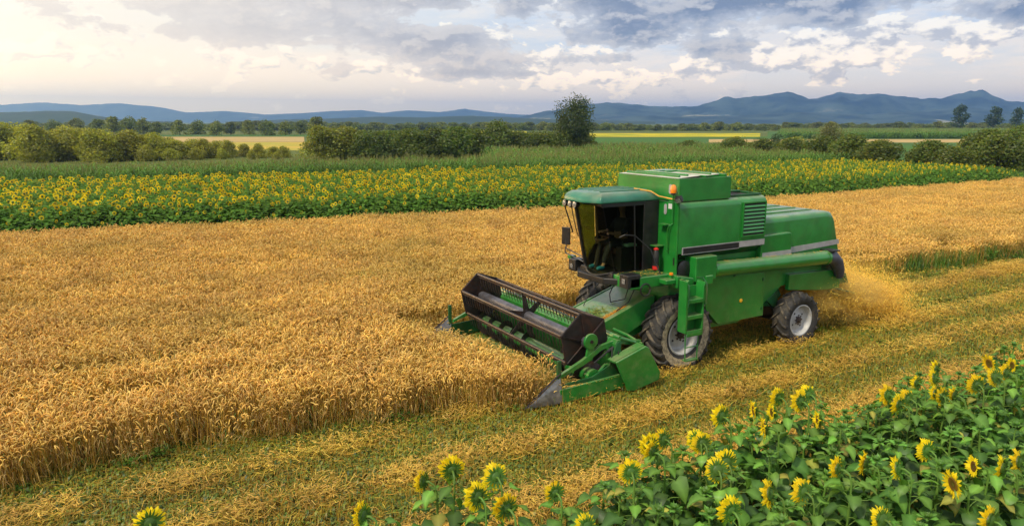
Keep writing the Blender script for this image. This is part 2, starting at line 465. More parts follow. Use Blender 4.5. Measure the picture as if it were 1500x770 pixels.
sheet('ground', [(5400 * math.cos(2 * PI * k / 96), 5400 * math.sin(2 * PI * k / 96)) for k in range(96)], 0.0, 'farm_ground')
XS = [-60, -4.4, 25.7, 40.9, 70, 77, 140]
YS = [45.5, 36.6, 31.6, 30.1, 30.4, 30.2, 29.0]
def wheat_far(x): return float(np.interp(x, XS, YS))
def wheat_near(x):
    e = float(np.interp(x, [-9, -2, 1.2, 4.6, 6.2, 7.25], [12.6, 12.3, 12.35, 11.75, 11.2, 10.92])) if x < 7.3 else max(15.75 - 0.055 * (x - 10), 12.8)
    return e + 0.16 * vn(x, 0, 0.9, 5) + 0.08 * vn(x, 0, 3.1, 8)
def sf_far(x): return float(np.interp(x, [-60, -5.6, 6.9, 22.2, 47.9, 64.4, 75], [66, 59, 57, 55.4, 51.2, 48.8, 44]))


sheet('stubble_field', [(-80, -60), (400, -60), (400, 14), (77, 14.6), (-80, 17)], 0.004, 'stubble_soil')
sheet('wheat_field_soil', [(x, wheat_far(x) + 0.3) for x in XS] + [(140, 14.3), (77, 14.61), (-60, 16.6)], 0.008, 'wheat_soil')
sheet('sunflower_field_soil', [(x, wheat_far(x) + 0.3) for x in XS[:5]] + [(72, 44), (64, 49.5), (22, 56.2), (-5, 60), (-60, 67)], 0.008, 'sunflower_soil')
sheet('foreground_soil', [(-2, 6.95), (40, 6.95), (40, -20), (-2, -20)], 0.008, 'sunflower_soil')
sheet('grass_verge', [(70, 35.6), (140, 33.7), (140, 60), (76, 60), (72, 44)], 0.012, 'grass_verge')
sheet('corn_field_soil', [(-60, 67.2), (-5, 60.2), (22, 56.4), (64, 49.7), (230, 45), (230, 180), (120, 210), (55, 110), (28, 66), (-60, 76)], 0.004, 'green_field')
sheet('tan_field', rzq(196, 262, -0.62, -0.285), 0.010, 'tan_field')
sheet('gold_field', rzq(138, 194, -0.60, -0.275), 0.010, 'gold_field')
sheet('green_strip_field', rzq(265, 300, -0.52, -0.25), 0.010, 'green_field')
sheet('yellow_strip_field', rzq(262, 340, -0.06, 0.34), 0.010, 'yellow_field')
sheet('far_yellow_field', rzq(330, 420, -0.10, 0.02), 0.014, 'yellow_field')
sheet('stubble_strip_field', rzq(190, 226, 0.27, 0.95), 0.010, 'tan_field')
sheet('far_green_field', rzq(228, 400, 0.35, 1.1), 0.010, 'green_field')
sheet('right_yellow_field', rzq(112, 165, 0.655, 1.1), 0.016, 'yellow_field')

# ------------------------------------------------------------------ hills
ground_mat('mountain_forest_plain', [(0.016, 0.040, 0.036), (0.038, 0.068, 0.050), (0.075, 0.10, 0.075)], 0.012, 0.004)
def mountain_mat():
    m, w, out = new_mat('mountain_forest')
    pos = w.n('ShaderNodeTexCoord').outputs['Object']
    sc = w.n('ShaderNodeVectorMath', {0: pos, 1: (1.0, 1.0, 2.5)}, operation='MULTIPLY').outputs[0]
    c = w.mix(w.ramp(w.noise(sc, 0.009, 8.0, 0.68), 0.38, 0.62), (0.010, 0.026, 0.040), (0.060, 0.092, 0.085))
    z = w.n('ShaderNodeSeparateXYZ', {0: pos}).outputs[2]
    f = w.m('MULTIPLY', w.ramp(w.noise(w.n('ShaderNodeVectorMath', {0: pos, 1: (1.0, 1.0, 5.0)}, operation='MULTIPLY').outputs[0], 0.0062, 7.0, 0.6), 0.60, 0.66), w.ramp(z, 55.0, 25.0))
    c = w.mix(w.m('MULTIPLY', f, 0.8), c, (0.34, 0.31, 0.20))      # meadows and hamlets on the lower slopes
    p = w.n('ShaderNodeBsdfPrincipled', {'Base Color': c, 'Roughness': 0.95, 'Specular IOR Level': 0.1})
    w.t.links.new(p.outputs[0], out.inputs[0])


mountain_mat()
ground_mat('low_hill_forest', [(0.022, 0.040, 0.022), (0.040, 0.060, 0.028)], 0.02)


def bearing(px): return math.degrees(math.atan((px - 750) / 1073.0))


def ridge(name, prof, dist, depth, mat, rough=0.16, seed=1.0, base_cut=0.0):
    """a range of hills: crest heights along the bearing, spurs and gullies towards the plain"""
    A = [bearing(p) for p, _ in prof]; Hs = [(178 - y) / 1053 * dist + 5.4 for _, y in prof]
    na = int((A[-1] - A[0]) / 0.22) + 1; nr = 22
    mb = MB(); vs = []
    for i in range(na + 1):
        a = A[0] + (A[-1] - A[0]) * i / na
        h = float(np.interp(a, A, Hs))
        for j in range(nr + 1):
            t = j / nr
            s = math.sin(PI * min(t / 1.24, 1)) ** 1.15 if t < 0.62 else math.cos((t - 0.62) / 0.38 * PI / 2)
            d = dist + (t - 0.62) * depth
            x, y = from_view(a, d / max(math.cos(R(a)), 0.5))
            k = mnoise.fractal(Vector((x * 7 / dist * 1.6, y * 7 / dist * 1.6, seed)), 1.0, 2.0, 6)
            z = h * s * (1 + rough * 2.2 * k * (1 - abs(s) ** 3 * 0.85)) + (h * 0.03 * mnoise.noise(Vector((a * 3.0, seed, t)))) * s
            vs.append((x, y, max(z, 0) - 0.8 * (s < 0.02)))
    fs = [(i * (nr + 1) + j, (i + 1) * (nr + 1) + j, (i + 1) * (nr + 1) + j + 1, i * (nr + 1) + j + 1) for i in range(na) for j in range(nr)]
    mb.add(vs, fs)
    return tag(mb.build(name, mat, smooth=180), kind='structure')


ridge('mountains', [(640, 178), (690, 176), (730, 171), (760, 172), (800, 164), (830, 160), (860, 156), (905, 155), (960, 159), (985, 160), (1020, 156), (1055, 148), (1090, 147),
      (1120, 148), (1150, 142), (1190, 147), (1225, 139), (1260, 143), (1285, 140), (1320, 146), (1345, 149), (1375, 147), (1410, 143), (1438, 138), (1470, 149), (1500, 151),
      (1560, 148), (1640, 155), (1750, 150), (1900, 158)], 2750, 900, 'mountain_forest', 0.42, 3.0)
ridge('foothills', [(740, 178), (820, 177), (900, 171), (1000, 172), (1100, 168), (1180, 164), (1260, 169), (1330, 164), (1400, 160), (1500, 164), (1650, 160), (1900, 168)], 2150, 500, 'mountain_forest', 0.42, 11.0)
ridge('distant_hills', [(-500, 165), (-200, 158), (0, 155), (60, 152), (130, 155), (175, 152), (235, 158), (275, 165), (330, 163), (390, 168), (440, 166), (480, 164), (530, 162), (560, 166),
      (600, 162), (645, 165), (680, 160), (740, 167), (800, 170)], 4700, 700, 'mountain_forest', 0.15, 21.0)
ridge('wooded_hill', [(-400, 172), (-150, 166), (0, 165), (70, 163), (110, 164), (165, 174), (200, 177), (260, 178)], 1300, 300, 'low_hill_forest', 0.12, 31.0)
ridge('low_hills', [(330, 178), (420, 175), (480, 174), (560, 171), (620, 172), (690, 170), (760, 173), (860, 176), (960, 178)], 1700, 350, 'low_hill_forest', 0.12, 41.0)

# ------------------------------------------------------------------ haze
hm = bpy.data.materials.new('haze_air'); hm.use_nodes = True; hm.node_tree.nodes.clear(); MATS['haze_air'] = hm
hw = NT(hm.node_tree)
ho = hw.n('ShaderNodeOutputMaterial')
hp = hw.n('ShaderNodeVolumePrincipled', {'Color': (0.28, 0.50, 0.98, 1), 'Density': 0.00029, 'Anisotropy': 0.72})
hw.t.links.new(hp.outputs[0], ho.inputs['Volume'])
hb = MB(); hb.box((-5600, -5600, -1.0), (5600, 5600, 165))
tag(hb.build('haze', 'haze_air', smooth=0), kind='stuff')

# ------------------------------------------------------------------ crops
def strip(mb, pts, widths, side, c):
    """a flat blade along points; side = sideways vector"""
    side = Vector(side); vs = []
    for p, w in zip(pts, widths): vs += [Vector(p) - side * w, Vector(p) + side * w]
    mb.add(vs, [(2 * i, 2 * i + 1, 2 * i + 3, 2 * i + 2) for i in range(len(pts) - 1)], c)


def vary(rng, c, v): 
    k = 1 + rng.uniform(-v, v); return tuple(min(1, max(0, x * k * (1 + rng.uniform(-v, v) * 0.25))) for x in c)


def wheat_clump(seed, n=66, rad=0.44, lod=0):
    rng = random.Random(seed); mb = MB()
    for _ in range(n):
        a = rng.uniform(0, 2 * PI); r = rad * math.sqrt(rng.random())
        x, y = r * math.cos(a), r * math.sin(a)
        h = rng.gauss(0.80, 0.055); la = rng.uniform(0, 2 * PI); lean = rng.uniform(0.0, 0.13)
        dx, dy = math.cos(la) * lean, math.sin(la) * lean
        sd = Vector((-math.sin(la), math.cos(la), 0)) if rng.random() < .5 else Vector((math.cos(rng.uniform(0, 6.28)), math.sin(rng.uniform(0, 6.28)), 0))
        green = rng.random() < 0.07
        sc = vary(rng, (0.47, 0.29, 0.040) if not green else (0.24, 0.25, 0.05), 0.3)
        p0 = Vector((x, y, 0)); p1 = Vector((x + dx * .35, y + dy * .35, h * .55)); p2 = Vector((x + dx, y + dy, h))
        strip(mb, [p0, p1, p2], [0.0042, 0.0036, 0.0026], sd, sc)
        # the ear nods over
        ec = vary(rng, rng.choice(((0.87, 0.64, 0.195), (0.81, 0.555, 0.14), (0.70, 0.455, 0.095))), 0.2)
        na = la + rng.uniform(-0.9, 0.9); nd = Vector((math.cos(na), math.sin(na), 0))
        L = rng.uniform(0.105, 0.155); bend = rng.uniform(0.8, 2.7); pts = []; rs = []
        p = p2.copy(); th = rng.uniform(0.0, 0.5); ns = 4
        for k in range(ns + 1):
            pts.append(p.copy()); t = k / ns
            rs.append((0.0035, 0.0095, 0.0105, 0.0090, 0.0028)[k])
            p += (nd * math.sin(th) + Vector((0, 0, 1)) * math.cos(th)) * (L / ns); th += bend / ns
        mb.tube(pts, rs, 4, ec, cap=False)
        # dry leaf blades
        for q in range(2 if rng.random() < .5 else 1):
            b0 = p0.lerp(p2, rng.uniform(0.25, 0.85)); ba = rng.uniform(0, 2 * PI); bd = Vector((math.cos(ba), math.sin(ba), 0))
            bl = rng.uniform(0.10, 0.22); up = rng.uniform(0.02, 0.10)
            lc = vary(rng, (0.50, 0.33, 0.10) if rng.random() < .85 else (0.16, 0.24, 0.04), 0.3)
            strip(mb, [b0, b0 + bd * bl * .5 + Vector((0, 0, up)), b0 + bd * bl + Vector((0, 0, up - bl * .75))], [0.003, 0.0055, 0.0008], Vector((-bd.y, bd.x, 0)), lc)
    return mb.mesh('wheat_clump', 'wheat', smooth=180)


def jgrid(x0, x1, y0, y1, s, rng):
    nx = int((x1 - x0) / s); ny = int((y1 - y0) / s)
    for i in range(nx):
        for j in range(ny):
            yield x0 + (i + rng.uniform(0, 1)) * s, y0 + (j + rng.uniform(0, 1)) * s


def wheat():
    rng = random.Random(3); P = []; Ro = []; S = []; I = []
    protos = [wheat_clump(100 + k) for k in range(9)]
    def put(x, y):
        ye = wheat_near(x)
        if not (ye < y < wheat_far(x) - 0.2): return
        if 7.34 + .05 * vn(x, y, 2, 1) < x < 16.6 and y < 15.75: return
        if not in_view(x, y, 2.0): return
        # drill rows and tractor tracks run along X: shallow troughs
        tr = 1.0
        for yc, wd, dp in ((13.55, 0.20, 0.42), (15.1, 0.18, 0.32), (17.6, 0.20, 0.16), (20.4, 0.2, 0.12), (24.5, 0.25, 0.14), (30, 0.3, 0.14)):
            yy = yc - 0.10 * (x - 2) * (1 if x < 7.2 else 0.3) + 0.22 * vn(x, yc, 0.25, 2)
            tr -= dp * math.exp(-((y - yy) / wd) ** 2) * (0.55 + 0.45 * vn(x, y, 0.5, 14))
        if tr < .86 and rng.random() < (1 - tr) * 1.7: return
        h = tr * (0.97 + 0.09 * vn(x, y, 0.35, 3) + 0.09 * vn(x, y, 1.1, 4)) * (1 - .12 * math.exp(-(y - ye) / .3))
        if 6.2 < x < 7.4 and y < 16.2: h *= 1 - .40 * min(1, (x - 6.2) / .95)
        if 5.7 < x < 7.6 and 13.2 < y < 16.0: h *= 1 - .34 * min(1, (x - 5.7) / .5) * min(1, (y - 13.2) / .8)
        if 6.45 < x and abs(y - 15.6) < .22: return
        lodge = 0.06 + 0.22 * max(0, vn(x, y, 0.30, 9) - .1)
        k = 1.0 if y < 30 else 1.15
        P.append((x, y, 0.0)); Ro.append((rng.gauss(0, lodge), rng.gauss(0, lodge), rng.uniform(0, 2 * PI)))
        S.append((k, k, h * rng.uniform(0.95, 1.05))); I.append(rng.randrange(9))
    for x, y in jgrid(-14, 9, 11, 22, 0.36, rng): put(x, y)
    for x, y in jgrid(9, 40, 14, 22, 0.40, rng): put(x, y)
    for x, y in jgrid(-40, 100, 22, 56, 0.46, rng): put(x, y)
    for x, y in jgrid(40, 100, 13, 22, 0.46, rng): put(x, y)
    # the cut face: a denser row of stalks stands right at the edge
    x = -6.0
    while x < 7.1:
        y = wheat_near(x) + rng.uniform(0.05, 0.25)
        fl = rng.random() < .22
        P.append((x, y - (.12 if fl else 0), 0)); Ro.append((rng.gauss(.05, .09) + (rng.uniform(.15, .5) if fl else 0), rng.gauss(0, .12), rng.gauss(0, .2) if fl else rng.uniform(0, 6.28))); S.append((.75, .75, rng.uniform(.78, 1.02) * (1 + 0.14 * vn(x, 0, .8, 3)))); I.append(rng.randrange(9))
        x += rng.uniform(.10, .26)
    o = scatter('standing_wheat', P, Ro, S, I, protos)
    tag(o, 'ripe golden standing wheat with nodding ears left of and behind the harvester', 'wheat crop', kind='stuff')
    return len(P)


def straw_patch(seed, up=26, lying=46, weeds=24, chaff=0, rad=0.36):
    rng = random.Random(seed); mb = MB()
    def spot():
        a = rng.uniform(0, 6.283); r = rad * math.sqrt(rng.random()); return r * math.cos(a), r * math.sin(a)
    for _ in range(up):
        x, y = spot(); h = rng.uniform(0.10, 0.25); a = rng.uniform(0, 6.28); l = rng.uniform(0, .06)
        strip(mb, [(x, y, 0), (x + l * math.cos(a), y + l * math.sin(a), h)], [0.0032, 0.0026], (math.cos(a + 1.57), math.sin(a + 1.57), 0), vary(rng, (0.42, 0.28, 0.034), .35))
    for _ in range(lying):
        x, y = spot(); a = rng.gauss(0, 0.75); L = rng.uniform(0.08, 0.32); z = rng.uniform(0.02, 0.13); dz = rng.gauss(0, .05)
        d = Vector((math.cos(a), math.sin(a), 0))
        strip(mb, [Vector((x, y, z)), Vector((x, y, z + rng.uniform(0, .03))) + d * L * .5, Vector((x, y, max(0.005, z + dz))) + d * L], [0.0035, 0.0042, 0.0025], (-d.y, d.x, rng.uniform(-.5, .5)), vary(rng, (0.56, 0.37, 0.042), .4))
    for _ in range(chaff):
        x, y = spot(); a = rng.uniform(0, 6.28); z = rng.uniform(0.08, 0.24); L = rng.uniform(.03, .12)
        d = Vector((math.cos(a), math.sin(a), rng.uniform(-.3, .3)))
        strip(mb, [Vector((x, y, z)), Vector((x, y, z)) + d * L], [0.0045, 0.003], (-d.y, d.x, rng.uniform(-.4, .4)), vary(rng, (0.66, 0.43, 0.075), .3))
    for _ in range(weeds):
        x, y = spot(); a = rng.uniform(0, 6.28); z0 = rng.uniform(0.0, 0.08); L = rng.uniform(0.05, 0.12); d = Vector((math.cos(a), math.sin(a), 0))
        b = Vector((x, y, z0)); u = rng.uniform(.02, .09)
        g = vary(rng, rng.choice(((0.115, 0.175, 0.010), (0.075, 0.125, 0.008), (0.17, 0.22, 0.016), (0.21, 0.21, 0.018))), .35)
        wd = rng.uniform(.006, .022)
        strip(mb, [b, b + d * L * .35 + Vector((0, 0, u * .8)), b + d * L * .75 + Vector((0, 0, u)), b + d * L + Vector((0, 0, u * .7))], [0.002, wd, wd * .8, 0.001], (-d.y, d.x, rng.uniform(-.3, .3)), g)
    return mb.mesh('straw_patch', 'straw', smooth=180)


def stubble():
    rng = random.Random(8); P = []; Ro = []; S = []; I = []
    protos = [straw_patch(200 + k, 36, 30, 52) for k in range(3)] + [straw_patch(210 + k, 30, 18, 115) for k in range(3)] + [straw_patch(220 + k, 8, 70, 6, 90) for k in range(3)]
    def put(x, y, s):
        if y > wheat_near(x) + 0.3 or y < 5.0 or not in_view(x, y, 1.5): return
        if x > 7.3 and y > wheat_near(x) - 0.05: return
        g = vn(x * 0.5, y, 0.55, 21) + 0.5 * vn(x, y, 1.6, 22)
        w = 0.0
        # windrows of straw left behind by earlier passes, along X
        for yc, wd in ((7.7, 0.5), (9.5, 0.28), (11.0, 0.22), (13.1, 0.5)):
            yy = yc + 0.25 * vn(x, yc, 0.12, 30)
            w = max(w, math.exp(-((y - yy) / wd) ** 2))
        k = rng.random()
        if w * 0.80 + 0.30 * g > 0.58 + 0.25 * (k - .5): i = 6 + rng.randrange(3)
        elif g - .5 * w + 0.45 * (k - 0.5) > -0.36: i = 3 + rng.randrange(3)
        else: i = rng.randrange(3)
        hs = (1.0 + 0.35 * vn(x, y, 0.8, 33)) * (1.35 if i >= 6 else 1.0)
        for yt, wd in ((11.35, .34), (13.95, .34)):          # tyre tracks pressed into the stubble
            if x > 10.4 and abs(y - yt - .05 * vn(x, 0, .3, 7)) < wd: hs *= .40
        P.append((x, y, 0)); Ro.append((0, 0, rng.gauss(0, .35) + (PI if rng.random() < .5 else 0))); S.append((s, s, hs)); I.append(i)
    for x, y in jgrid(-5, 16, 5, 15.8, 0.26, rng): put(x, y, 1.0)
    for x, y in jgrid(16, 40, 5, 15.8, 0.33, rng): put(x, y, 1.2)
    for x, y in jgrid(40, 85, 8, 15, 0.5, rng): put(x, y, 1.6)
    o = scatter('stubble', P, Ro, S, I, protos)
    tag(o, 'cut yellow stubble, loose straw and low green weeds on the harvested strip', 'stubble', kind='stuff')
    return len(P)


def weed_clump(seed, n=60, rad=0.28, hmax=0.55, tall=False):
    rng = random.Random(seed); mb = MB()
    for _ in range(n):
        a = rng.uniform(0, 6.28); r = rad * math.sqrt(rng.random()); x, y = r * math.cos(a), r * math.sin(a)
        a = rng.uniform(0, 6.28); d = Vector((math.cos(a), math.sin(a), 0)); h = hmax * rng.uniform(.3, 1)
        g = vary(rng, rng.choice(((0.06, 0.15, 0.015), (0.09, 0.20, 0.02), (0.15, 0.23, 0.03))), .3)
        if tall:
            strip(mb, [(x, y, 0), Vector((x, y, h * .6)) + d * .05, Vector((x, y, h)) + d * rng.uniform(.1, .25)], [0.008, 0.007, 0.001], (-d.y, d.x, 0), g)
        else:
            b = Vector((x, y, h * .6)); L = rng.uniform(.06, .13); w = L * .36
            strip(mb, [(x * .6, y * .6, 0), b], [0.003, 0.002], (-d.y, d.x, 0), g)
            strip(mb, [b, b + d * L * .3 + Vector((0, 0, .03)), b + d * L * .7 + Vector((0, 0, .03)), b + d * L], [0.003, w, w * .8, .001], (-d.y, d.x, rng.uniform(-.3, .3)), g)
    return mb.mesh('weed_clump', 'crop_leaf', smooth=180)


def weeds():
    rng = random.Random(12); P = []; Ro = []; S = []; I = []
    protos = [weed_clump(300 + k) for k in range(3)] + [weed_clump(310 + k, 90, .3, .75, True) for k in range(3)]
    def put(x, y, i, s):
        P.append((x, y, 0)); Ro.append((0, 0, rng.uniform(0, 6.28))); S.append((s, s, s * rng.uniform(.7, 1.2))); I.append(i)
    x = -5
    while x < 7.2:                                # low weeds along the foot of the cut face
        if vn(x, 1, 0.7, 40) > -0.15: put(x, wheat_near(x) + rng.uniform(-.35, .15), rng.randrange(3), rng.uniform(.45, .8))
        x += rng.uniform(.10, .3)
    for x, y in jgrid(19.5, 75, 13.2, 15.4, .42, rng):   # green grassy fringe behind the machine
        if wheat_near(x) - .3 < y < wheat_near(x) + 0.45 + 0.3 * vn(x, 0, .3, 4): put(x, y, 3 + rng.randrange(3) if rng.random() < .7 else rng.randrange(3), rng.uniform(.8, 1.3))
    for x, y in jgrid(-6, 50, 12, 32, .5, rng):   # patches of green coming up through the wheat
        if wheat_near(x) < y and vn(x, y, 0.35, 50) + .35 * vn(x, y, 1.1, 51) > 0.50 and in_view(x, y): put(x, y, rng.randrange(6), rng.uniform(.95, 1.35))
    for cx, cy, r, n in ((6.3, 13.35, .45, 10), (3.9, 13.0, .5, 10), (9.2, 19.3, .7, 12), (5.0, 16.0, .5, 7)):
        for _ in range(n): put(cx + rng.gauss(0, r), cy + rng.gauss(0, r * .5), rng.randrange(3), rng.uniform(1.0, 1.5))
    for x, y in jgrid(64, 100, 29, 38, .8, rng): put(x, y, 3 + rng.randrange(3), rng.uniform(.7, 1.4))
    tag(scatter('green_weeds', P, Ro, S, I, protos), 'green weeds and grass at the wheat edge and in gaps of the crop', 'weeds', kind='stuff')


# ---- sunflowers
def heart_leaf(mb, base, d, L, W, droop, c, rng, lift=0.0, segs=5):
    """broad heart-shaped blade folded along its midrib; base on the petiole end, d = outward direction"""
    d = Vector(d); sd = Vector((-d.y, d.x, 0)); z = Vector((0, 0, 1))
    prof = [(0.0, 0.10), (0.10, 0.62), (0.30, 1.0), (0.55, 0.82), (0.80, 0.42), (1.0, 0.02)]
    vs = []; wob = rng.uniform(-.12, .12); tw = rng.uniform(-.35, .35)
    for i, (t, w) in enumerate(prof):
        th = droop * t
        p = Vector(base) + d * (L * t * math.cos(th * .8)) + z * (lift * L * t - L * math.sin(droop) * t * t * .75)
        fold = 0.22 + wob
        wd = W * .5 * w
        rip = 0.07 * L * math.sin(i * 2.1 + wob * 40)
        sv = (sd * math.cos(tw) + z * math.sin(tw))
        vs += [p - sv * wd + z * (wd * fold + rip) - d * (0.06 * L if i == 1 else 0), p, p + sv * wd + z * (wd * fold - rip) - d * (0.06 * L if i == 1 else 0)]
    n = len(prof); o = len(mb.v); fs = []
    for i in range(n - 1):
        fs += [(3 * i, 3 * i + 1, 3 * i + 4, 3 * i + 3), (3 * i + 1, 3 * i + 2, 3 * i + 5, 3 * i + 4)]
    mb.add(vs, fs, c)
    rib = tuple(min(1, v * 1.7 + .03) for v in c)
    for i in range(n): mb.c[o + 3 * i + 1] = rib


FACE = R(104)                                    # the heads look this way (azimuth), away from the road


def sunflower_meshes(seed, kind):
    """stem, foliage, head and petal meshes of one plant; kind: 'bloom' or 'bud'"""
    rng = random.Random(seed)
    H = rng.uniform(1.28, 1.42) if kind == 'bloom' else rng.uniform(1.05, 1.28)
    face = FACE + rng.uniform(-.75, .75)
    fd = Vector((math.cos(face), math.sin(face), 0))
    st = MB(); lf = MB(); hd = MB(); pt = MB()
    bx, by = rng.uniform(-.06, .06), rng.uniform(-.06, .06)
    pts = [Vector((0, 0, 0)), Vector((bx * .5, by * .5, H * .35)), Vector((bx, by, H * .75)), Vector((bx, by, H * .93))]
    if kind == 'bloom':
        pts += [Vector((bx, by, H)) + fd * 0.025, Vector((bx, by, H + .03)) + fd * 0.085, Vector((bx, by, H + .025)) + fd * 0.125]
    else:
        pts += [Vector((bx, by, H))]
    rr = [0.017, 0.015, 0.012, 0.010, 0.010, 0.011, 0.013][:len(pts)]
    st.tube(pts, rr, 6, (0.16, 0.30, 0.05))
    def on_stem(t):
        z = t * H; q = min(z / (H * .75), 1); return Vector((bx * q, by * q, z))
    ga = rng.uniform(0, 6.28)
    nl = 20
    for k in range(nl):
        t = 0.16 + 0.80 * (k / (nl - 1)) ** 0.9
        ga += 2.4
        d = Vector((math.cos(ga), math.sin(ga), 0))
        size = (0.155 * math.sin(PI * min(1, (t - .02) * .95)) + 0.075) * rng.uniform(.8, 1.15) * (0.72 if kind == 'bud' and t > .8 else 1)
        b = on_stem(t); pl = size * .75
        up = rng.uniform(.15, .5)
        e = b + d * pl + Vector((0, 0, pl * up))
        st.tube([b, b + d * pl * .5 + Vector((0, 0, pl * up * .7)), e], [0.0055, 0.0045, 0.004], 4, (0.20, 0.33, 0.06), cap=False)
        age = rng.random()
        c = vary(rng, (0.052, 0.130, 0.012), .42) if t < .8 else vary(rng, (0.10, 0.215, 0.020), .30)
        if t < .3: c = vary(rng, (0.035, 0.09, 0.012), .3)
        if rng.random() < .07: c = vary(rng, (0.22, 0.22, 0.03), .3)
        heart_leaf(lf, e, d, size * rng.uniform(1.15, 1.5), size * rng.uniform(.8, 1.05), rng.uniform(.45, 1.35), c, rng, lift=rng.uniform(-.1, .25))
    if kind == 'bloom':
        ax = (fd + Vector((0, 0, rng.uniform(-.35, .12)))).normalized()
        o = pts[-1]; u = ax.cross(Vector((0, 0, 1))).normalized(); v = u.cross(ax)
        rd = rng.uniform(.052, .080)
        def ring(r, h): return [o + ax * h + (u * math.cos(2 * PI * k / 18) + v * math.sin(2 * PI * k / 18)) * r for k in range(18)]
        prof = [(0.012, -.004), (rd * .55, .004), (rd * .92, .022), (rd, .040), (rd * .8, .048), (rd * .35, .042), (0.004, .040)]
        cs = [(0.09, 0.20, 0.03)] * 3 + [(0.22, 0.20, 0.03), (0.22, 0.11, 0.012), (0.10, 0.07, 0.012), (0.16, 0.15, 0.02)]
        for i in range(len(prof) - 1):
            hd.add(ring(*prof[i]) + ring(*prof[i + 1]), [(k, (k + 1) % 18, 18 + (k + 1) % 18, 18 + k) for k in range(18)])
            hd.c[-36:-18] = [cs[i]] * 18; hd.c[-18:] = [cs[i + 1]] * 18
        for k in range(26):                      # pointed green bracts behind the petals
            a = 2 * PI * k / 26 + rng.uniform(-.1, .1); rdv = u * math.cos(a) + v * math.sin(a); tg = ax.cross(rdv)
            b = o + rdv * rd * rng.uniform(.6, .9) + ax * .012; L = rng.uniform(.055, .090)
            strip(hd, [b, b + rdv * L * .5 - ax * .012, b + rdv * L - ax * rng.uniform(-.012, .03)], [.011, .010, .001], tg, vary(rng, (0.085, 0.20, 0.025), .25))
        PL = rng.uniform(.055, .090)
        for row in range(2):
            n = 21
            for k in range(n):
                a = 2 * PI * (k + .5 * row) / n + rng.uniform(-.09, .09); rdv = u * math.cos(a) + v * math.sin(a); tg = ax.cross(rdv)
                b = o + rdv * rd * .93 + ax * (.036 + .006 * row); L = PL * rng.uniform(.8, 1.15); cv = rng.uniform(-.025, .045)
                w = PL * rng.uniform(.16, .24)
                strip(pt, [b, b + rdv * L * .4 + ax * .010, b + rdv * L * .75 + ax * (.012 + cv * .4), b + rdv * L + ax * (.008 + cv)], [w * .7, w, w * .8, .0015], tg + ax * rng.uniform(-.3, .3), vary(rng, (0.93, 0.74, 0.014), .10))
    else:
        top = pts[-1]
        hd.lathe([(0.006, -.02), (0.024, -.005), (0.030, .012), (0.022, .026), (0.004, .032)], top, 'z', 10, (0.10, 0.22, 0.03))
        for k in range(20):
            a = 2 * PI * k / 20 * 1.62; d = Vector((math.cos(a), math.sin(a), 0)); L = rng.uniform(.03, .06)
            b = top + d * .020
            strip(hd, [b, b + d * L * .5 + Vector((0, 0, L * .45)), b + d * L * .7 + Vector((0, 0, L * rng.uniform(.5, 1.1)))], [.009, .008, .001], (-d.y, d.x, 0), vary(rng, (0.12, 0.26, 0.035), .25))
        for k in range(5):                       # young leaves round the bud
            ga += 2.4; d = Vector((math.cos(ga), math.sin(ga), 0))
            heart_leaf(lf, top - Vector((0, 0, .03)) + d * .02, d, rng.uniform(.08, .13), rng.uniform(.05, .07), .3, vary(rng, (0.10, 0.23, 0.03), .2), rng, lift=.5)
    r = dict(H=H, tip=pts[-1], stem=st.mesh('stem', 'crop_leaf', 180), foliage=lf.mesh('foliage', 'crop_leaf', 180), head=hd.mesh('flower_head' if kind == 'bloom' else 'bud', 'crop_leaf', 180))
    if kind == 'bloom': r['petals'] = pt.mesh('petals', 'petal', 180)
    return r


ORD = ['first', 'second', 'third', 'fourth', 'fifth', 'sixth', 'seventh', 'eighth', 'ninth', 'tenth', 'eleventh', 'twelfth', 'thirteenth', 'fourteenth', 'fifteenth', 'sixteenth',
       'seventeenth', 'eighteenth', 'nineteenth', 'twentieth', 'twenty-first', 'twenty-second', 'twenty-third', 'twenty-fourth', 'twenty-fifth', 'twenty-sixth', 'twenty-seventh', 'twenty-eighth', 'twenty-ninth', 'thirtieth', 'thirty-first', 'thirty-second', 'thirty-third', 'thirty-fourth', 'thirty-fifth', 'thirty-sixth']


def make_sunflower(ms, kind):
    root = empty('sunflower')
    for nm, key in (('stem', 'stem'), ('foliage', 'foliage'), ('flower_head' if kind == 'bloom' else 'flower_bud', 'head')):
        o = bpy.data.objects.new(nm, ms[key]); col.objects.link(o); o.parent = root
    if kind == 'bloom':
        p = bpy.data.objects.new('petals', ms['petals']); col.objects.link(p); p.parent = o
    return root


def copy_tree(o, parent=None):
    c = o.copy(); col.objects.link(c)
    if parent: c.parent = parent
    for ch in list(o.children): copy_tree(ch, c)
    return c


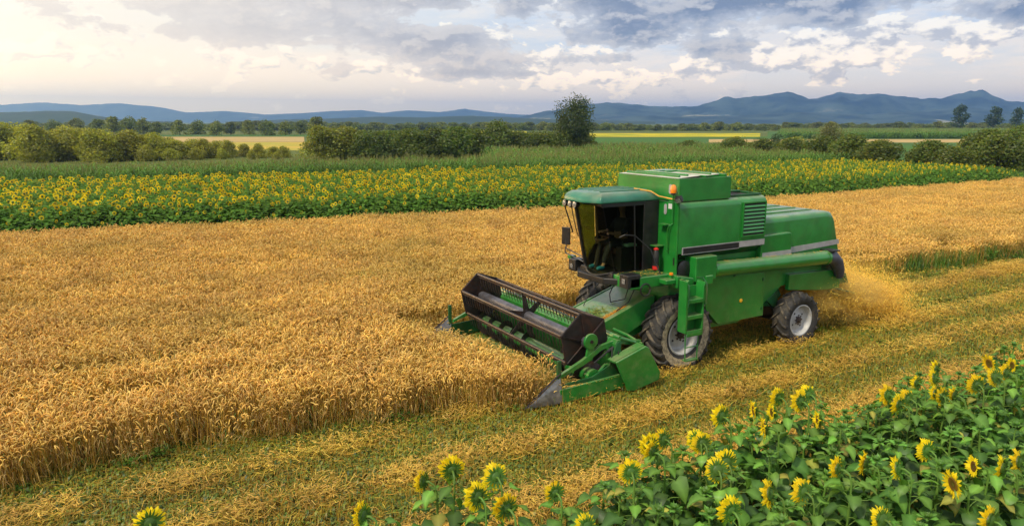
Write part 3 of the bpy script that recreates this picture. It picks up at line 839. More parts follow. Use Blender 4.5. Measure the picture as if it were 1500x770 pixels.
BLOOMS = [(2.82, 6.74), (3.06, 6.91), (3.52, 6.49), (3.14, 6.23), (3.35, 5.86), (3.94, 6.01), (3.88, 5.28), (4.97, 5.91), (5.54, 6.34), (5.82, 6.41), (5.61, 6.15), (6.27, 6.04), (6.3, 6.22), (5.78, 5.42), (7.08, 6.42), (5.32, 4.73),
          (7.67, 6.41), (7.83, 6.32), (8.3, 6.61), (7.24, 5.84), (8.34, 6.3), (8.73, 6.45), (8.19, 5.83), (9.7, 5.86), (9.56, 5.57), (9.95, 5.71), (10.77, 6.04), (10.24, 5.55), (10.37, 5.36), (10.7, 5.44), (11.45, 6.1), (11.0, 5.91),
          (11.28, 5.39), (12.69, 5.93), (12.8, 5.73), (12.28, 5.43), (11.8, 5.33), (7.61, 4.74), (7.7, 4.41), (7.02, 4.7), (7.24, 4.77), (6.4, 4.65), (8.52, 4.47), (7.95, 3.82), (8.48, 4.03), (8.85, 3.81), (9.12, 3.8), (6.62, 3.88),
          (7.62, 3.33), (5.91, 5.46), (6.02, 4.69), (2.03, 6.44), (0.07, 7.46)]


def sunflowers():
    rng = random.Random(77)
    bl = [sunflower_meshes(400 + k, 'bloom') for k in range(12)]
    bu = [sunflower_meshes(450 + k, 'bud') for k in range(6)]
    pb = [make_sunflower(m, 'bloom') for m in bl]; pu = [make_sunflower(m, 'bud') for m in bu]
    used = set()
    def place(i, protos, key, x, y, rzv, sc):
        if (key, i) in used: o = copy_tree(protos[i])
        else: used.add((key, i)); o = protos[i]
        o.location = (x, y, 0); o.rotation_euler = (rng.gauss(0, .03), rng.gauss(0, .03), rzv); o.scale = (sc, sc, sc)
        o['category'] = 'sunflower'; o['group'] = 'sunflowers in the foreground patch'
        return o
    # the blooming plants: rows from the stubble edge towards the viewer
    rows = {}
    for x, y in BLOOMS:
        key = 0 if y > 5.98 else 1 if y > 5.25 else 2 if y > 4.35 else 3
        rows.setdefault(key, []).append((x, y))
    rown = ['in the edge row beside the stubble', 'in the second row from the stubble', 'in the third row from the stubble', 'in the last row, nearest the viewer']
    pos = []
    n = 0
    for key in sorted(rows):
        for q, (x, y) in enumerate(sorted(rows[key])):
            i = (n * 5) % 12; n += 1
            ms = bl[i]; tz = ms['tip'].z
            o = place(i, pb, 'b', x, y, rng.uniform(-.25, .25), 1.45 / tz * rng.uniform(.96, 1.03))
            tip = ms['tip']; o.location.x = x - tip.x; o.location.y = y - tip.y
            pos.append((x - tip.x, y - tip.y))
            tag(o, 'sunflower with open yellow bloom, %s from the left %s' % (ORD[q], rown[key]))
    # leafy plants still in bud between them
    nb = 0
    for j in range(9):
        y = 6.45 - j * 0.47
        x = 2.2 + rng.uniform(0, .3)
        while x < 14.6:
            xx, yy = x + rng.gauss(0, .05), y + rng.gauss(0, .09)
            z = xx * FW[0] + yy * FW[1]; r = xx * RT[0] + yy * RT[1]
            lim = 6.6 - max(0, (5.2 - xx)) * 0.25
            ok = z > 4.2 and abs(r) < z * 0.76 + 0.6 and yy < lim and (xx > 4.6 or rng.random() < .55) and yy > 2.3
            # the lowest ray of the picture leaves plants close under the viewer out of sight
            ok = ok and z > 5.6
            if ok and min((xx - a) ** 2 + (yy - b) ** 2 for a, b in pos) > .19 ** 2:
                o = place(rng.randrange(6), pu, 'u', xx, yy, rng.uniform(0, 6.28), rng.uniform(.84, 1.18))
                tag(o, 'leafy green sunflower still in bud, without yellow petals, in the foreground patch')
                pos.append((xx, yy)); nb += 1
            x += rng.uniform(.36, .50)
    for key, protos in (('b', pb), ('u', pu)):
        for i, p in enumerate(protos):
            if (key, i) not in used:
                for c in list(p.children_recursive): bpy.data.objects.remove(c)
                bpy.data.objects.remove(p)
    print('sunflowers', n, nb)


def simple_sunflower(seed, bloom):
    rng = random.Random(seed); mb = MB(); H = rng.uniform(1.35, 1.62)
    strip(mb, [(0, 0, 0), (0, 0, H)], [.014, .010], (1, 0, 0), (0.14, 0.26, 0.05)); strip(mb, [(0, 0, 0), (0, 0, H)], [.014, .010], (0, 1, 0), (0.14, 0.26, 0.05))
    ga = rng.uniform(0, 6)
    for k in range(15):
        t = .2 + .78 * k / 14; ga += 2.4; d = Vector((math.cos(ga), math.sin(ga), 0)); s = (.26 * math.sin(PI * min(1, t * .92)) + .09) * rng.uniform(.85, 1.15)
        b = d * s * .45 + Vector((0, 0, t * H + s * .12)); sd = Vector((-d.y, d.x, 0)) * s * .5
        c = vary(rng, (0.095, 0.20, 0.018) if t > .55 else (0.050, 0.11, 0.012), .3)
        dr = rng.uniform(.1, .6) * s
        mb.add([b - sd * .3, b + sd * .3, b + d * s * .45 + sd + Vector((0, 0, .03)), b + d * s * .45 - sd + Vector((0, 0, .03)), b + d * s * 1.15 - Vector((0, 0, dr))], [(0, 1, 2, 3), (3, 2, 4)], c)
    if bloom:
        a = FACE + rng.uniform(-.4, .4); fd = Vector((math.cos(a), math.sin(a), rng.uniform(-.3, .15))).normalized(); o = Vector((0, 0, H)) + fd * .08
        u = fd.cross(Vector((0, 0, 1))).normalized(); v = u.cross(fd); r = rng.uniform(.045, .060)
        ring = lambda rr, h, n=12: [o + fd * h + (u * math.cos(6.283 * k / n) + v * math.sin(6.283 * k / n)) * rr for k in range(n)]
        mb.add(ring(r, .02) + [o - fd * .02], [(k, (k + 1) % 12, 12) for k in range(12)], (0.14, 0.20, 0.03))
        mb.add(ring(r * .95, .028) + [o + fd * .035], [(k, (k + 1) % 12, 12) for k in range(12)], (0.15, 0.08, 0.012))
        for k in range(16):
            aa = 6.283 * k / 16 + rng.uniform(-.1, .1); rd = u * math.cos(aa) + v * math.sin(aa); L = rng.uniform(.055, .08)
            strip(mb, [o + rd * r * .9 + fd * .02, o + rd * (r + L * .55) + fd * .03, o + rd * (r + L)], [.016, .022, .003], fd.cross(rd), (0.90, 0.68, 0.010))
    return mb.mesh('far_sunflower', 'crop_leaf', 180)


def sunflower_field():
    rng = random.Random(15); P = []; Ro = []; S = []; I = []
    protos = [simple_sunflower(500 + k, k < 6) for k in range(11)]
    for x, y in jgrid(-45, 72, 29, 68, 0.38, rng):
        lo = wheat_far(x) + .75 + .25 * vn(x, 0, .6, 4); hi = sf_far(x)
        if not (lo < y < hi) or not in_view(x, y, 3): continue
        if x > 62 + (y - 36) * -.1 + 6 + 1.2 * vn(0, y, .4, 3): continue
        edge = min(1.0, .62 + (y - lo) * .22)
        P.append((x, y, 0)); Ro.append((rng.gauss(0, .05), rng.gauss(0, .05), rng.uniform(-.5, .5)))
        s = edge * rng.uniform(.9, 1.12) * (1 + .06 * vn(x, y, .3, 6)); S.append((s, s, s)); I.append(rng.randrange(6) if rng.random() < min(.46, .10 + .16 * (y - lo)) else 6 + rng.randrange(5))
    tag(scatter('sunflower_field', P, Ro, S, I, protos), 'broad field of blooming sunflowers beyond the wheat', 'sunflower crop', kind='stuff')


def corn_clump(seed, n=7):
    rng = random.Random(seed); mb = MB()
    for q in range(n):
        x = (q - n / 2) * .22 + rng.gauss(0, .04); y = rng.gauss(0, .12); H = rng.uniform(1.9, 2.35)
        strip(mb, [(x, y, 0), (x, y, H * .8)], [.014, .010], (1, 0, 0), (0.10, 0.18, 0.04))
        for k in range(11):
            t = .15 + .8 * k / 10; a = (k % 2) * PI + rng.gauss(0, .6) + q; d = Vector((math.cos(a), math.sin(a), 0)); L = rng.uniform(.5, .8) * (1.15 - .6 * t)
            b = Vector((x, y, t * H * .9)); c = vary(rng, (0.14, 0.26, 0.045), .3)
            strip(mb, [b, b + d * L * .35 + Vector((0, 0, L * .45)), b + d * L * .75 + Vector((0, 0, L * .35)), b + d * L + Vector((0, 0, -.05))], [.02, .042, .032, .003], (-d.y, d.x, 0), c)
        if rng.random() < .6:
            for k in range(4):
                a = rng.uniform(0, 6.28); strip(mb, [(x, y, H * .85), (x + .08 * math.cos(a), y + .08 * math.sin(a), H * rng.uniform(1.0, 1.1))], [.008, .006], (1, 0, 0), (0.26, 0.26, 0.09))
    return mb.mesh('corn_clump', 'crop_leaf', 180)


def corn():
    rng = random.Random(19); P = []; Ro = []; S = []; I = []
    protos = [corn_clump(600 + k) for k in range(6)]
    def put(x, y, s):
        P.append((x, y, 0)); Ro.append((0, 0, rng.gauss(0, .12) + PI * rng.randrange(2))); S.append((s * rng.uniform(.95, 1.2), s, rng.uniform(.92, 1.08) * (1 + .05 * vn(x, y, .15, 3)))); I.append(rng.randrange(6))
    for x, y in jgrid(-45, 75, 46, 80, .95, rng):
        hi = sf_far(x)
        if hi + .9 < y < hi + 8.5 + 2 * vn(x, 0, .05, 2) and in_view(x, y, 3) and x < 68: put(x, y, 1.0)
    for x, y in jgrid(25, 210, 55, 215, 1.65, rng):      # the deep field of maize right of the lone tree
        z = x * FW[0] + y * FW[1]; r = x * RT[0] + y * RT[1]
        if sf_far(x) + 9 < y and 60 < z < 114 and r > z * (0.105 if z > 98 else -0.03) and r < z * .80 and not (x > 71 and y < 78 and r > 0.33 * z): put(x, y, 1.55)
    for x, y in jgrid(60, 420, 80, 420, 3.2, rng):       # the strip of maize before the wood
        z = x * FW[0] + y * FW[1]; r = x * RT[0] + y * RT[1]
        if 232 < z < 380 and .37 * z < r < .80 * z: put(x, y, 2.6)
    tag(scatter('maize_field', P, Ro, S, I, protos), 'green maize standing in a band behind the sunflower field', 'maize crop', kind='stuff')


# ------------------------------------------------------------------ trees and bushes
def crown_mesh(seed, w, h, z0, n, leaf, cols, lobes=14, top_heavy=0.0, spiky=0.0, skirt=False):
    """foliage: thousands of leaf-clump faces over many uneven lobes, thinner inside and with gaps between"""
    rng = random.Random(seed); mb = MB(); L = []
    for k in range(lobes):
        a = rng.uniform(0, 6.283); t = rng.random(); zz = z0 + h * (.12 + .80 * t)
        prof = math.sin(PI * min(.97, max(.10, t * .86 + .10 + top_heavy))) ** .7
        if skirt: zz = z0 + h * (.04 + .86 * t); prof = math.cos(t * PI / 2 * .93) ** .55
        rr = w * .5 * prof * math.sqrt(rng.random()) * .72
        L.append((Vector((rr * math.cos(a), rr * math.sin(a), zz)), w * rng.uniform(.15, .27) * (.65 + .5 * prof), rng.uniform(.72, 1.2)))
    for _ in range(n):
        c, r, tone = rng.choice(L)
        d = Vector((rng.gauss(0, 1), rng.gauss(0, 1), rng.gauss(0, 1))).normalized()
        rad = r * (1 - abs(rng.gauss(0, .28))) * (1 + spiky * max(0, d.z))
        p = c + Vector((d.x * rad, d.y * rad, d.z * rad * (.85 + spiky)))
        if p.z < 0.03: continue
        s = leaf * rng.uniform(.5, 1.25)
        u = Vector((rng.gauss(0, 1), rng.gauss(0, 1), rng.gauss(0, .6))).normalized(); v = u.cross((d + Vector((rng.gauss(0, .5), rng.gauss(0, .5), rng.gauss(0, .5)))).normalized()).normalized()
        cc = vary(rng, rng.choice(cols), .25); cc = tuple(min(1, x * tone) for x in cc)
        mb.add([p - u * s, p + v * s * .6, p + u * s, p - v * s * .6], [(0, 1, 2, 3)], cc)
    return mb.mesh('crown', 'tree_leaf', smooth=0)


def trunk_mesh(seed, h, r, limbs=5, spread=1.2):
    rng = random.Random(seed); mb = MB()
    bx = rng.uniform(-.2, .2)
    mb.tube([(0, 0, -.05), (bx * .3, 0, h * .35), (bx, .1, h * .8)], [r * 1.25, r, r * .45], 8)
    for k in range(limbs):
        a = 6.283 * k / limbs + rng.uniform(-.4, .4); z = h * rng.uniform(.2, .6)
        mb.tube([(bx * .4, 0, z), (spread * .5 * math.cos(a), spread * .5 * math.sin(a), z + h * .2), (spread * math.cos(a), spread * math.sin(a), z + h * .42)], [r * .55, r * .38, r * .12], 6)
    return mb.mesh('trunk', 'bark', 180)


def plant_tree(name, crown, trunk, x, y, s, label, cat, group, rzv=0.0, sz=1.0):
    root = empty(name, (x, y, 0), rzv); root.scale = (s, s, s * sz)
    for nm, me in (('trunk', trunk), ('crown', crown)):
        o = bpy.data.objects.new(nm, me); col.objects.link(o); o.parent = root
    if group and 'bushes' in group:
        k = 0.5 + 0.5 * vn(x * 1.7, y * 1.7, 0.31, 88); root.scale = (s * (1.0 + .35 * k), s * (1.0 + .35 * k), s * sz * (.78 + .42 * (1 - k)))
    return tag(root, label, cat, group)


def trees():
    rng = random.Random(23)
    dk = [(0.030, 0.062, 0.012), (0.042, 0.080, 0.014), (0.060, 0.095, 0.018)]
    md = [(0.070, 0.115, 0.016), (0.10, 0.145, 0.020), (0.12, 0.16, 0.026)]
    pl = [(0.17, 0.20, 0.055), (0.22, 0.25, 0.075), (0.27, 0.29, 0.10)]
    bush = [crown_mesh(700 + k, 5.4, 3.9, 0.02, 6500, .14, [(0.18, 0.22, 0.014), (0.22, 0.24, 0.018), (0.25, 0.25, 0.022)] if k % 2 else [(0.085, 0.145, 0.012), (0.12, 0.17, 0.014), (0.15, 0.18, 0.018)], 24, 0, 0, True) for k in range(5)]
    lbush = [crown_mesh(740 + k, 5.6, 4.2, 0.0, 6500, .15, [(0.33, 0.34, 0.030), (0.40, 0.39, 0.04), (0.25, 0.28, 0.025)], 24, 0, 0, True) for k in range(3)]  # pale yellow leaves carry the left side's warm glow as colour
    btr = [trunk_mesh(720 + k, 2.4, .09, 6, 1.3) for k in range(5)]
    # hedge in the middle, left of the lone tree
    mid = [(-0.262, 103, 1.02, 1), (-0.232, 106, 1.12, 1), (-0.198, 104, 1.0, 0), (-0.168, 107, .98, 2), (-0.138, 105, 1.05, 0), (-0.108, 107, 1.0, 4), (-0.078, 106, 1.08, 2), (-0.048, 108, 1.0, 0), (-0.018, 107, 1.04, 4), (0.012, 108, .95, 2), (0.042, 109, .98, 0), (0.066, 110, .9, 4), (0.098, 111, .8, 2)]
    mid = sorted(mid + [(a + .015, z + 3, s * .93, (k + 2) % 5) for a, z, s, k in mid[:-1]])
    for q, (a, z, s, k) in enumerate(mid):
        x, y = rz(a * z, z)
        plant_tree('bush', bush[k], btr[k], x, y, s * 1.06, 'rounded bush, %s from the left in the hedge left of the lone tree' % ORD[q], 'bush', 'bushes of the middle hedge', rng.uniform(0, 6.28), rng.uniform(.95, 1.12))
    # hedge at the far left, warm glow painted into its leaf colours
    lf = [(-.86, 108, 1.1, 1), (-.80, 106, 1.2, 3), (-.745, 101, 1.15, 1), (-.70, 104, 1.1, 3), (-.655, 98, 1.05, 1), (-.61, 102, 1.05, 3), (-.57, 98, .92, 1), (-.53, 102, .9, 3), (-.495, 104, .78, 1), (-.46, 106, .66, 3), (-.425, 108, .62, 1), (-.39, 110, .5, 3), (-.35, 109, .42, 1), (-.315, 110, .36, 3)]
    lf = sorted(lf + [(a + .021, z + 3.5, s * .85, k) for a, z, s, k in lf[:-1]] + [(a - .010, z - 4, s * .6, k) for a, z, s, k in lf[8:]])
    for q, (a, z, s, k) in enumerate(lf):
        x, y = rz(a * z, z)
        plant_tree('bush', lbush[q % 3], btr[k], x, y, s * 1.08, 'glow-painted yellowish bush, %s from the left in the hedge sloping down from the left edge' % ORD[q], 'bush', 'bushes of the left hedge', rng.uniform(0, 6.28))
    # dark hedge on the right, beyond the end of the sunflowers
    rt = [(74.0, 40.5, .62, 0), (77.5, 38.0, .80, 2), (81.5, 37.0, .86, 4), (86, 37.5, .95, 0), (90.5, 36.2, .9, 2), (95, 37.5, 1.0, 4), (76.0, 44.0, .72, 2), (73.5, 48.0, .70, 0), (74.5, 52.5, .74, 4), (75.5, 57, .72, 0), (76.5, 62, .70, 2), (76.5, 67, .66, 4), (77, 72, .66, 0), (84, 43, .85, 2), (92, 43, .95, 0), (100, 41, 1.0, 4), (73, 77, .55, 2)]
    rt = rt + [(x + 1.8, y + 1.6, s_ * .9, (k + 1) % 5) for x, y, s_, k in rt[:-1]]
    rt = sorted(rt, key=lambda t: (t[0] * RT[0] + t[1] * RT[1]) / (t[0] * FW[0] + t[1] * FW[1]))
    for q, (x, y, s, k) in enumerate(rt):
        plant_tree('bush', bush[k], btr[k], x, y, s * 1.3, 'dark green bush, %s from the left in the hedge behind the sunflower field end' % ORD[q], 'bush', 'bushes of the right hedge', rng.uniform(0, 6.28), rng.uniform(.9, 1.05))
    # the lone tree
    x, y = rz(.0855 * 112, 112)
    plant_tree('tree', crown_mesh(750, 7.2, 7.5, 0.9, 11000, .16, [(0.045, 0.080, 0.012), (0.065, 0.105, 0.014), (0.085, 0.115, 0.018)], 36, -.06, .22), trunk_mesh(751, 6.5, .20, 8, 1.8), x, y, 1.0, 'tall dark lone tree standing above the hedge in the middle distance', 'tree', None)
    x, y = rz(.436 * 104, 104)
    plant_tree('tree', crown_mesh(752, 4.6, 4.3, 1.0, 5200, .11, pl, 22, .06), trunk_mesh(753, 3.6, .11, 8, 1.3), x, y, 1.0, 'pale olive green willow-like tree with airy round crown above the right hedge', 'tree', None)
    x, y = rz(.362 * 100, 100)
    plant_tree('shrub', crown_mesh(754, 3.3, 3.5, .3, 2600, .12, [(0.045, 0.095, 0.03), (0.07, 0.125, 0.04)], 14, -.12), trunk_mesh(755, 2.4, .06, 6, .8), x, y, 1.0, 'small bluish green shrub left of the pale willow-like tree', 'shrub', None)
    # far trees, leaves lightened and yellowed to paint in haze and glow
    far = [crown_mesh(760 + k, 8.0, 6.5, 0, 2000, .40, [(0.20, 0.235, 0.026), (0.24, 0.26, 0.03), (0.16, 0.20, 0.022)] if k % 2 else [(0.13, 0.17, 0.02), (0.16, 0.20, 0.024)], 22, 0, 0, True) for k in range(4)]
    ftr = [trunk_mesh(770 + k, 5, .18, 5, 1.8) for k in range(4)]
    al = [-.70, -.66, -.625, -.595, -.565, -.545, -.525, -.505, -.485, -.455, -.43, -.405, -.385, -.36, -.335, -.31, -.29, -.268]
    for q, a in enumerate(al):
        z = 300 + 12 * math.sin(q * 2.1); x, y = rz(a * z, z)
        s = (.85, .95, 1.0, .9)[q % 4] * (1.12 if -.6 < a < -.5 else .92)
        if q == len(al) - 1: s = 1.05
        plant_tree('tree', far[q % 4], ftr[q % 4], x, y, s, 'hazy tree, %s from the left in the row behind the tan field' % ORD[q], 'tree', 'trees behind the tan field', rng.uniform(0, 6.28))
    tall = [(.612, 400, 1.75, 'airy tall tree standing alone above the far tree line'), (.658, 395, 1.65, 'first of three tall trees above the tree line near the right edge'), (.690, 398, 1.55, 'middle one of three tall trees above the tree line near the right edge'), (.722, 392, 1.7, 'third of three tall trees above the tree line at the right edge')]
    tc = [crown_mesh(780 + k, 5.6, 7.4, .6, 1500, .30, dk, 22, 0, .2) for k in range(2)]
    for q, (a, z, s, lb) in enumerate(tall):
        x, y = rz(a * z, z); plant_tree('tree', tc[q % 2], ftr[q % 4], x, y, s, lb, 'tree', None, q)
    # the wood along the plain's far side reads as one mass
    P = []; Ro = []; S = []; I = []
    a = -.95
    while a < 1.25:
        for row in range(2):
            z = 440 + 45 * row + rng.uniform(-15, 15); x, y = rz((a + rng.uniform(-.006, .006)) * z, z)
            s = rng.uniform(.75, 1.15) * (1.0 + .25 * vn(a * 8, row, 1, 60)) * (.9 if a > .1 else 1.0)
            P.append((x, y, -.4)); Ro.append((0, 0, rng.uniform(0, 6.28))); S.append((s * 1.25, s * 1.25, s * .78)); I.append(rng.randrange(4))
        a += .0095
    tag(scatter('far_woods', P, Ro, S, I, far), 'long dark tree line across the plain below the mountains', 'woods', kind='stuff')




# ------------------------------------------------------------------ the combine harvester
# local frame: x to the rear, y to its right-hand side (away from the road), z up; origin on the ground under the front axle
def combine():
    root = tag(empty('combine_harvester', (10.69, 12.5, 0)), 'green combine harvester with grey striped side panels, cutting into the standing wheat', 'combine harvester')
    G, DG, BK = 'green_paint', 'dark_green_paint', 'black_plastic'
    rng = random.Random(5)

    # ---------------- wheels
    def wheel(y_out, side, x, rad, w, nl, rim_r, name):
        """side = -1: the outer face looks towards -y"""
        yc = y_out - side * w / 2
        e = empty(name, (x, yc, rad - .025)); e.parent = root
        o = lambda q: side * q * w                                   # q in -.5..+.5, + = outer face
        t = MB()
        prof = [(rim_r * .98, o(.30)), (rim_r * 1.06, o(.40)), (rim_r + (rad - rim_r) * .40, o(.49)), (rim_r + (rad - rim_r) * .68, o(.50)), (rad * .905, o(.44)), (rad * .945, o(.30)), (rad * .955, o(0)),
                (rad * .945, o(-.30)), (rad * .905, o(-.44)), (rim_r + (rad - rim_r) * .68, o(-.50)), (rim_r + (rad - rim_r) * .40, o(-.49)), (rim_r * 1.06, o(-.40)), (rim_r * .98, o(-.30))]
        t.lathe(prof, (0, 0, 0), 'y', 56)
        ty = t.build('tyre', 'rubber', e, smooth=50)
        # chevron lugs wrapping over both shoulders
        lg = MB()
        for k in range(nl):
            for s in (-1, 1):
                a0 = 2 * PI * (k + (0.5 if s > 0 else 0)) / nl
                secs = []
                for q, da, rr, hw, hh in ((-.04, -.02, rad * .95, .030, rad * .062), (.18, .10, rad * .95, .030, rad * .062), (.36, .20, rad * .935, .032, rad * .066), (.475, .27, rad * .875, .036, rad * .060), (.505, .29, rad * .80, .036, rad * .022)):
                    a = a0 + da * 1.15
                    y = s * q * w
                    c = Vector((math.cos(a), 0, math.sin(a))); tg = Vector((-math.sin(a), 0, math.cos(a)))
                    out = (c + Vector((0, s, 0)) * (max(0, q - .36) * 6)).normalized()
                    b = c * rr + Vector((0, y, 0))
                    k2 = hw * (rad / .82)
                    secs.append([b - tg * k2 * 1.2, b + tg * k2 * 1.2, b + tg * k2 * .75 + out * hh, b - tg * k2 * .75 + out * hh])
                vs = [p for sc in secs for p in sc]; fs = []
                for i in range(len(secs) - 1):
                    for m in range(4): fs.append((4 * i + m, 4 * i + (m + 1) % 4, 4 * i + 4 + (m + 1) % 4, 4 * i + 4 + m))
                fs += [(0, 3, 2, 1), tuple(4 * len(secs) - 4 + m for m in range(4))]
                lg.add(vs, fs)
        l = lg.build('tread_lugs', 'lug_rubber', ty, smooth=30)
        # mud drying in a ring on the sidewall
        md = MB(); n = 60
        r0, r1 = rim_r + (rad - rim_r) * .22, rim_r + (rad - rim_r) * .60
        vs = []
        for k in range(n):
            a = 2 * PI * k / n; j = .012 * math.sin(k * 2.3) + .01 * rng.uniform(-1, 1)
            for rr, yy in ((r0 + j * .4, o(.445) + side * .002), ((r0 + r1) / 2, o(.487) + side * .007), (r1 + j, o(.498) + side * .004)):
                vs.append((rr * math.cos(a), yy, rr * math.sin(a)))
        md.add(vs, [(3 * k + m, 3 * ((k + 1) % n) + m, 3 * ((k + 1) % n) + m + 1, 3 * k + m + 1) for k in range(n) for m in range(2)])
        if rad > .7: md.build('mud_ring', 'dried_mud', ty, smooth=60)
        # dished rim
        rm = MB()
        rm.lathe([(rim_r * 1.0, o(-.30)), (rim_r * 1.03, o(.36)), (rim_r * 1.06, o(.405)), (rim_r * 1.00, o(.42)), (rim_r * .955, o(.39)), (rim_r * .90, o(.22)), (rim_r * .84, o(.10)), (rim_r * .74, o(.075)), (rim_r * .60, o(.12)), (rim_r * .40, o(.15)), (rim_r * .34, o(.20)), (.004, o(.20))], (0, 0, 0), 'y', 48)
        rm.build('rim', 'rim_paint', e, smooth=35)
        hb = MB()
        hb.lathe([(rim_r * .23, o(.19)), (rim_r * .22, o(.27)), (rim_r * .14, o(.30)), (.004, o(.30))], (0, 0, 0), 'y', 20)
        for k in range(8):
            a = 2 * PI * k / 8
            hb.lathe([(.022 * rad / .8, o(.19)), (.022 * rad / .8, o(.235)), (.003, o(.24))], (rim_r * .30 * math.cos(a), 0, rim_r * .30 * math.sin(a)), 'y', 6)
        hb.build('hub', 'dark_steel', e, smooth=30)
        for k in range(4):
            vh = MB(); a = 2 * PI * (k + .4) / 4
            vh.lathe([(rim_r * .07, o(.135)), (.003, o(.138))], (rim_r * .52 * math.cos(a), side * .002, rim_r * .52 * math.sin(a)), 'y', 10)
            vh.build('rim_hole', 'rubber', e, smooth=0)
        return e
    wheel(-1.44, -1, 0.0, .85, .58, 21, .42, 'wheel')
    wheel(1.62, 1, 0.0, .85, .58, 21, .42, 'wheel')
    wheel(-1.46, -1, 3.76, .67, .42, 17, .37, 'wheel')
    wheel(1.42, 1, 3.76, .67, .42, 17, .37, 'wheel')
    ax = MB(); ax.box((-.16, -.95, .62), (.16, .95, .98)); ax.tube([(0, -1.2, .82), (0, 1.2, .82)], .09, 12)
    ax.build('front_axle', DG, root, .015)
    ax = MB(); ax.prism([(-.95, .52), (-.95, .70), (-.2, .92), (.2, .92), (.95, .70), (.95, .52)], 'x', 3.64, 3.88); ax.tube([(3.55, -1.0, .55), (3.55, 1.0, .55)], .035)
    ax.tube([(2.6, -.7, .75), (3.7, -.85, .62)], .03); ax.box((3.3, -.25, .85), (4.1, .25, 1.3))
    ax.build('rear_axle', 'rusty_steel', root, .015)

    # ---------------- main body
    b = MB()   # threshing body between the wheels, undercut side below the big panel
    b.prism([(-.15, 1.35), (-.15, 2.60), (2.52, 2.60), (2.52, 2.2), (4.9, 2.10), (4.9, 1.55), (3.45, 1.45), (2.72, 1.00), (2.0, .74), (.9, .74), (.35, 1.1)], 'y', -1.02, 1.0)
    body = b.build('body', G, root, .02)
    b = MB(); b.prism([(.62, 1.86), (.62, 2.0), (2.62, 1.93), (2.66, .87), (1.20, .86), (.80, 1.25)], 'y', -1.20, -1.03)
    p = b.build('lower_side_panel', G, root, .012)
    q = MB(); q.lathe([(.045, 0), (.045, -.014), (.030, -.020), (.003, -.022)], (1.88, -1.201, 1.33), 'y', 16); q.build('reflector', 'yellow_lens', p)
    q = MB()
    for zz in (1.02, 1.72): q = MB(); q.box((2.555, -1.215, zz), (2.60, -1.202, zz + .07)); q.build('panel_latch', DG, p, .004)

    # big upper side panels
    def side_panel(x0, x1, y, ztop, zbot, y_in, r=.10):
        pts = [(y_in, zbot), (y, zbot)] + [(y + r - r * math.cos(PI / 2 * k / 6), ztop - r + r * math.sin(PI / 2 * k / 6)) for k in range(7)] + [(y_in, ztop)]
        m = MB(); m.prism(pts, 'x', x0, x1); return m
    u = side_panel(-.15, 1.655, -1.25, 3.72, 2.60, -.90, .16).build('upper_side_panel', G, root, .006)
    u2 = side_panel(1.662, 2.47, -1.252, 3.715, 2.60, -.90, .16).build('engine_side_panel', G, root, .006)
    d = MB(); d.prism([(-.9, 2.605), (-1.235, 2.605), (-1.00, 2.40), (-.9, 2.40)], 'x', -.02, 2.45); d.build('panel_underside', DG, root)  # undershadow of the panel painted as darker green
    s = MB(); s.box((-.05, -1.259, 2.575), (1.655, -1.2515, 2.735)); s.build('stripe_border', 'grey_stripe', u)
    s = MB(); s.box((-.02, -1.264, 2.595), (1.64, -1.2595, 2.715)); s.build('dark_stripe', 'black_stripe', u)
    s = MB(); s.box((1.665, -1.262, 2.60), (2.465, -1.2535, 2.735)); s.build('grey_stripe', 'grey_stripe', u2)
    g = MB(); g.box((1.715, -1.262, 2.845), (2.425, -1.2535, 3.59)); gb = g.build('grille_backing', 'cab_interior', u2)
    g = MB()
    for (a, c) in (((1.70, -1.285, 2.82), (1.735, -1.253, 3.61)), ((2.405, -1.285, 2.82), (2.44, -1.253, 3.61)), ((1.735, -1.285, 2.82), (2.405, -1.253, 2.855)), ((1.735, -1.285, 3.575), (2.405, -1.253, 3.61))): g.box(a, c)
    for k in range(8):
        z = 2.90 + k * .083
        g.prism([(-1.264, z + .040), (-1.288, z), (-1.290, z + .008), (-1.268, z + .052)], 'x', 1.737, 2.403)
    g.build('grille', G, u2, .003)
    # front bulkhead (beside the cab) and far flank
    b = MB(); b.box((-.15, -.90, 2.60), (2.47, 1.10, 3.66)); core = b.build('tank_body', G, root, .015)
    b = MB(); b.box((-.20, -1.245, 1.95), (-.152, -.50, 3.70)); bulk = b.build('bulkhead', G, root, .012)
    q = MB()
    for z in (3.46, 3.86): q.lathe([(.03, 0)] * 1 + [(.03, -.008), (.001, -.010)], (-.205 if z < 3.7 else -.20, -.85, z), 'x', 10)
    def slot(y0, z0, z1, xx):
        m = MB(); pts = []
        for k in range(9): pts.append((y0 + .042 * math.cos(PI * k / 8), z1 + .042 * math.sin(PI * k / 8)))
        for k in range(9): pts.append((y0 - .042 * math.cos(PI * k / 8), z0 - .042 * math.sin(PI * k / 8)))
        m.prism(pts, 'x', xx - .008, xx); return m
    slot(-.86, 3.46, 3.60, -.201).build('sight_window', 'grey_stripe', bulk)
    q = MB(); q.box((-.206, -1.07, 3.55), (-.201, -.95, 3.66)); q.build('sticker', 'white_sticker', bulk)
    q = MB(); q.box((-.34, -1.02, 3.20), (-.2, -.80, 3.225)); q.prism([(-.2, 3.20), (-.2, 3.10), (-.32, 3.20)], 'y', -.93, -.91); q.build('shelf', G, bulk, .004)
    q = MB(); q.box((-.42, -.86, 2.72), (-.2, -.56, 2.745)); q.prism([(-.2, 2.72), (-.2, 2.90), (-.40, 2.745)], 'y', -.58, -.56); q.build('shelf', G, bulk, .004)
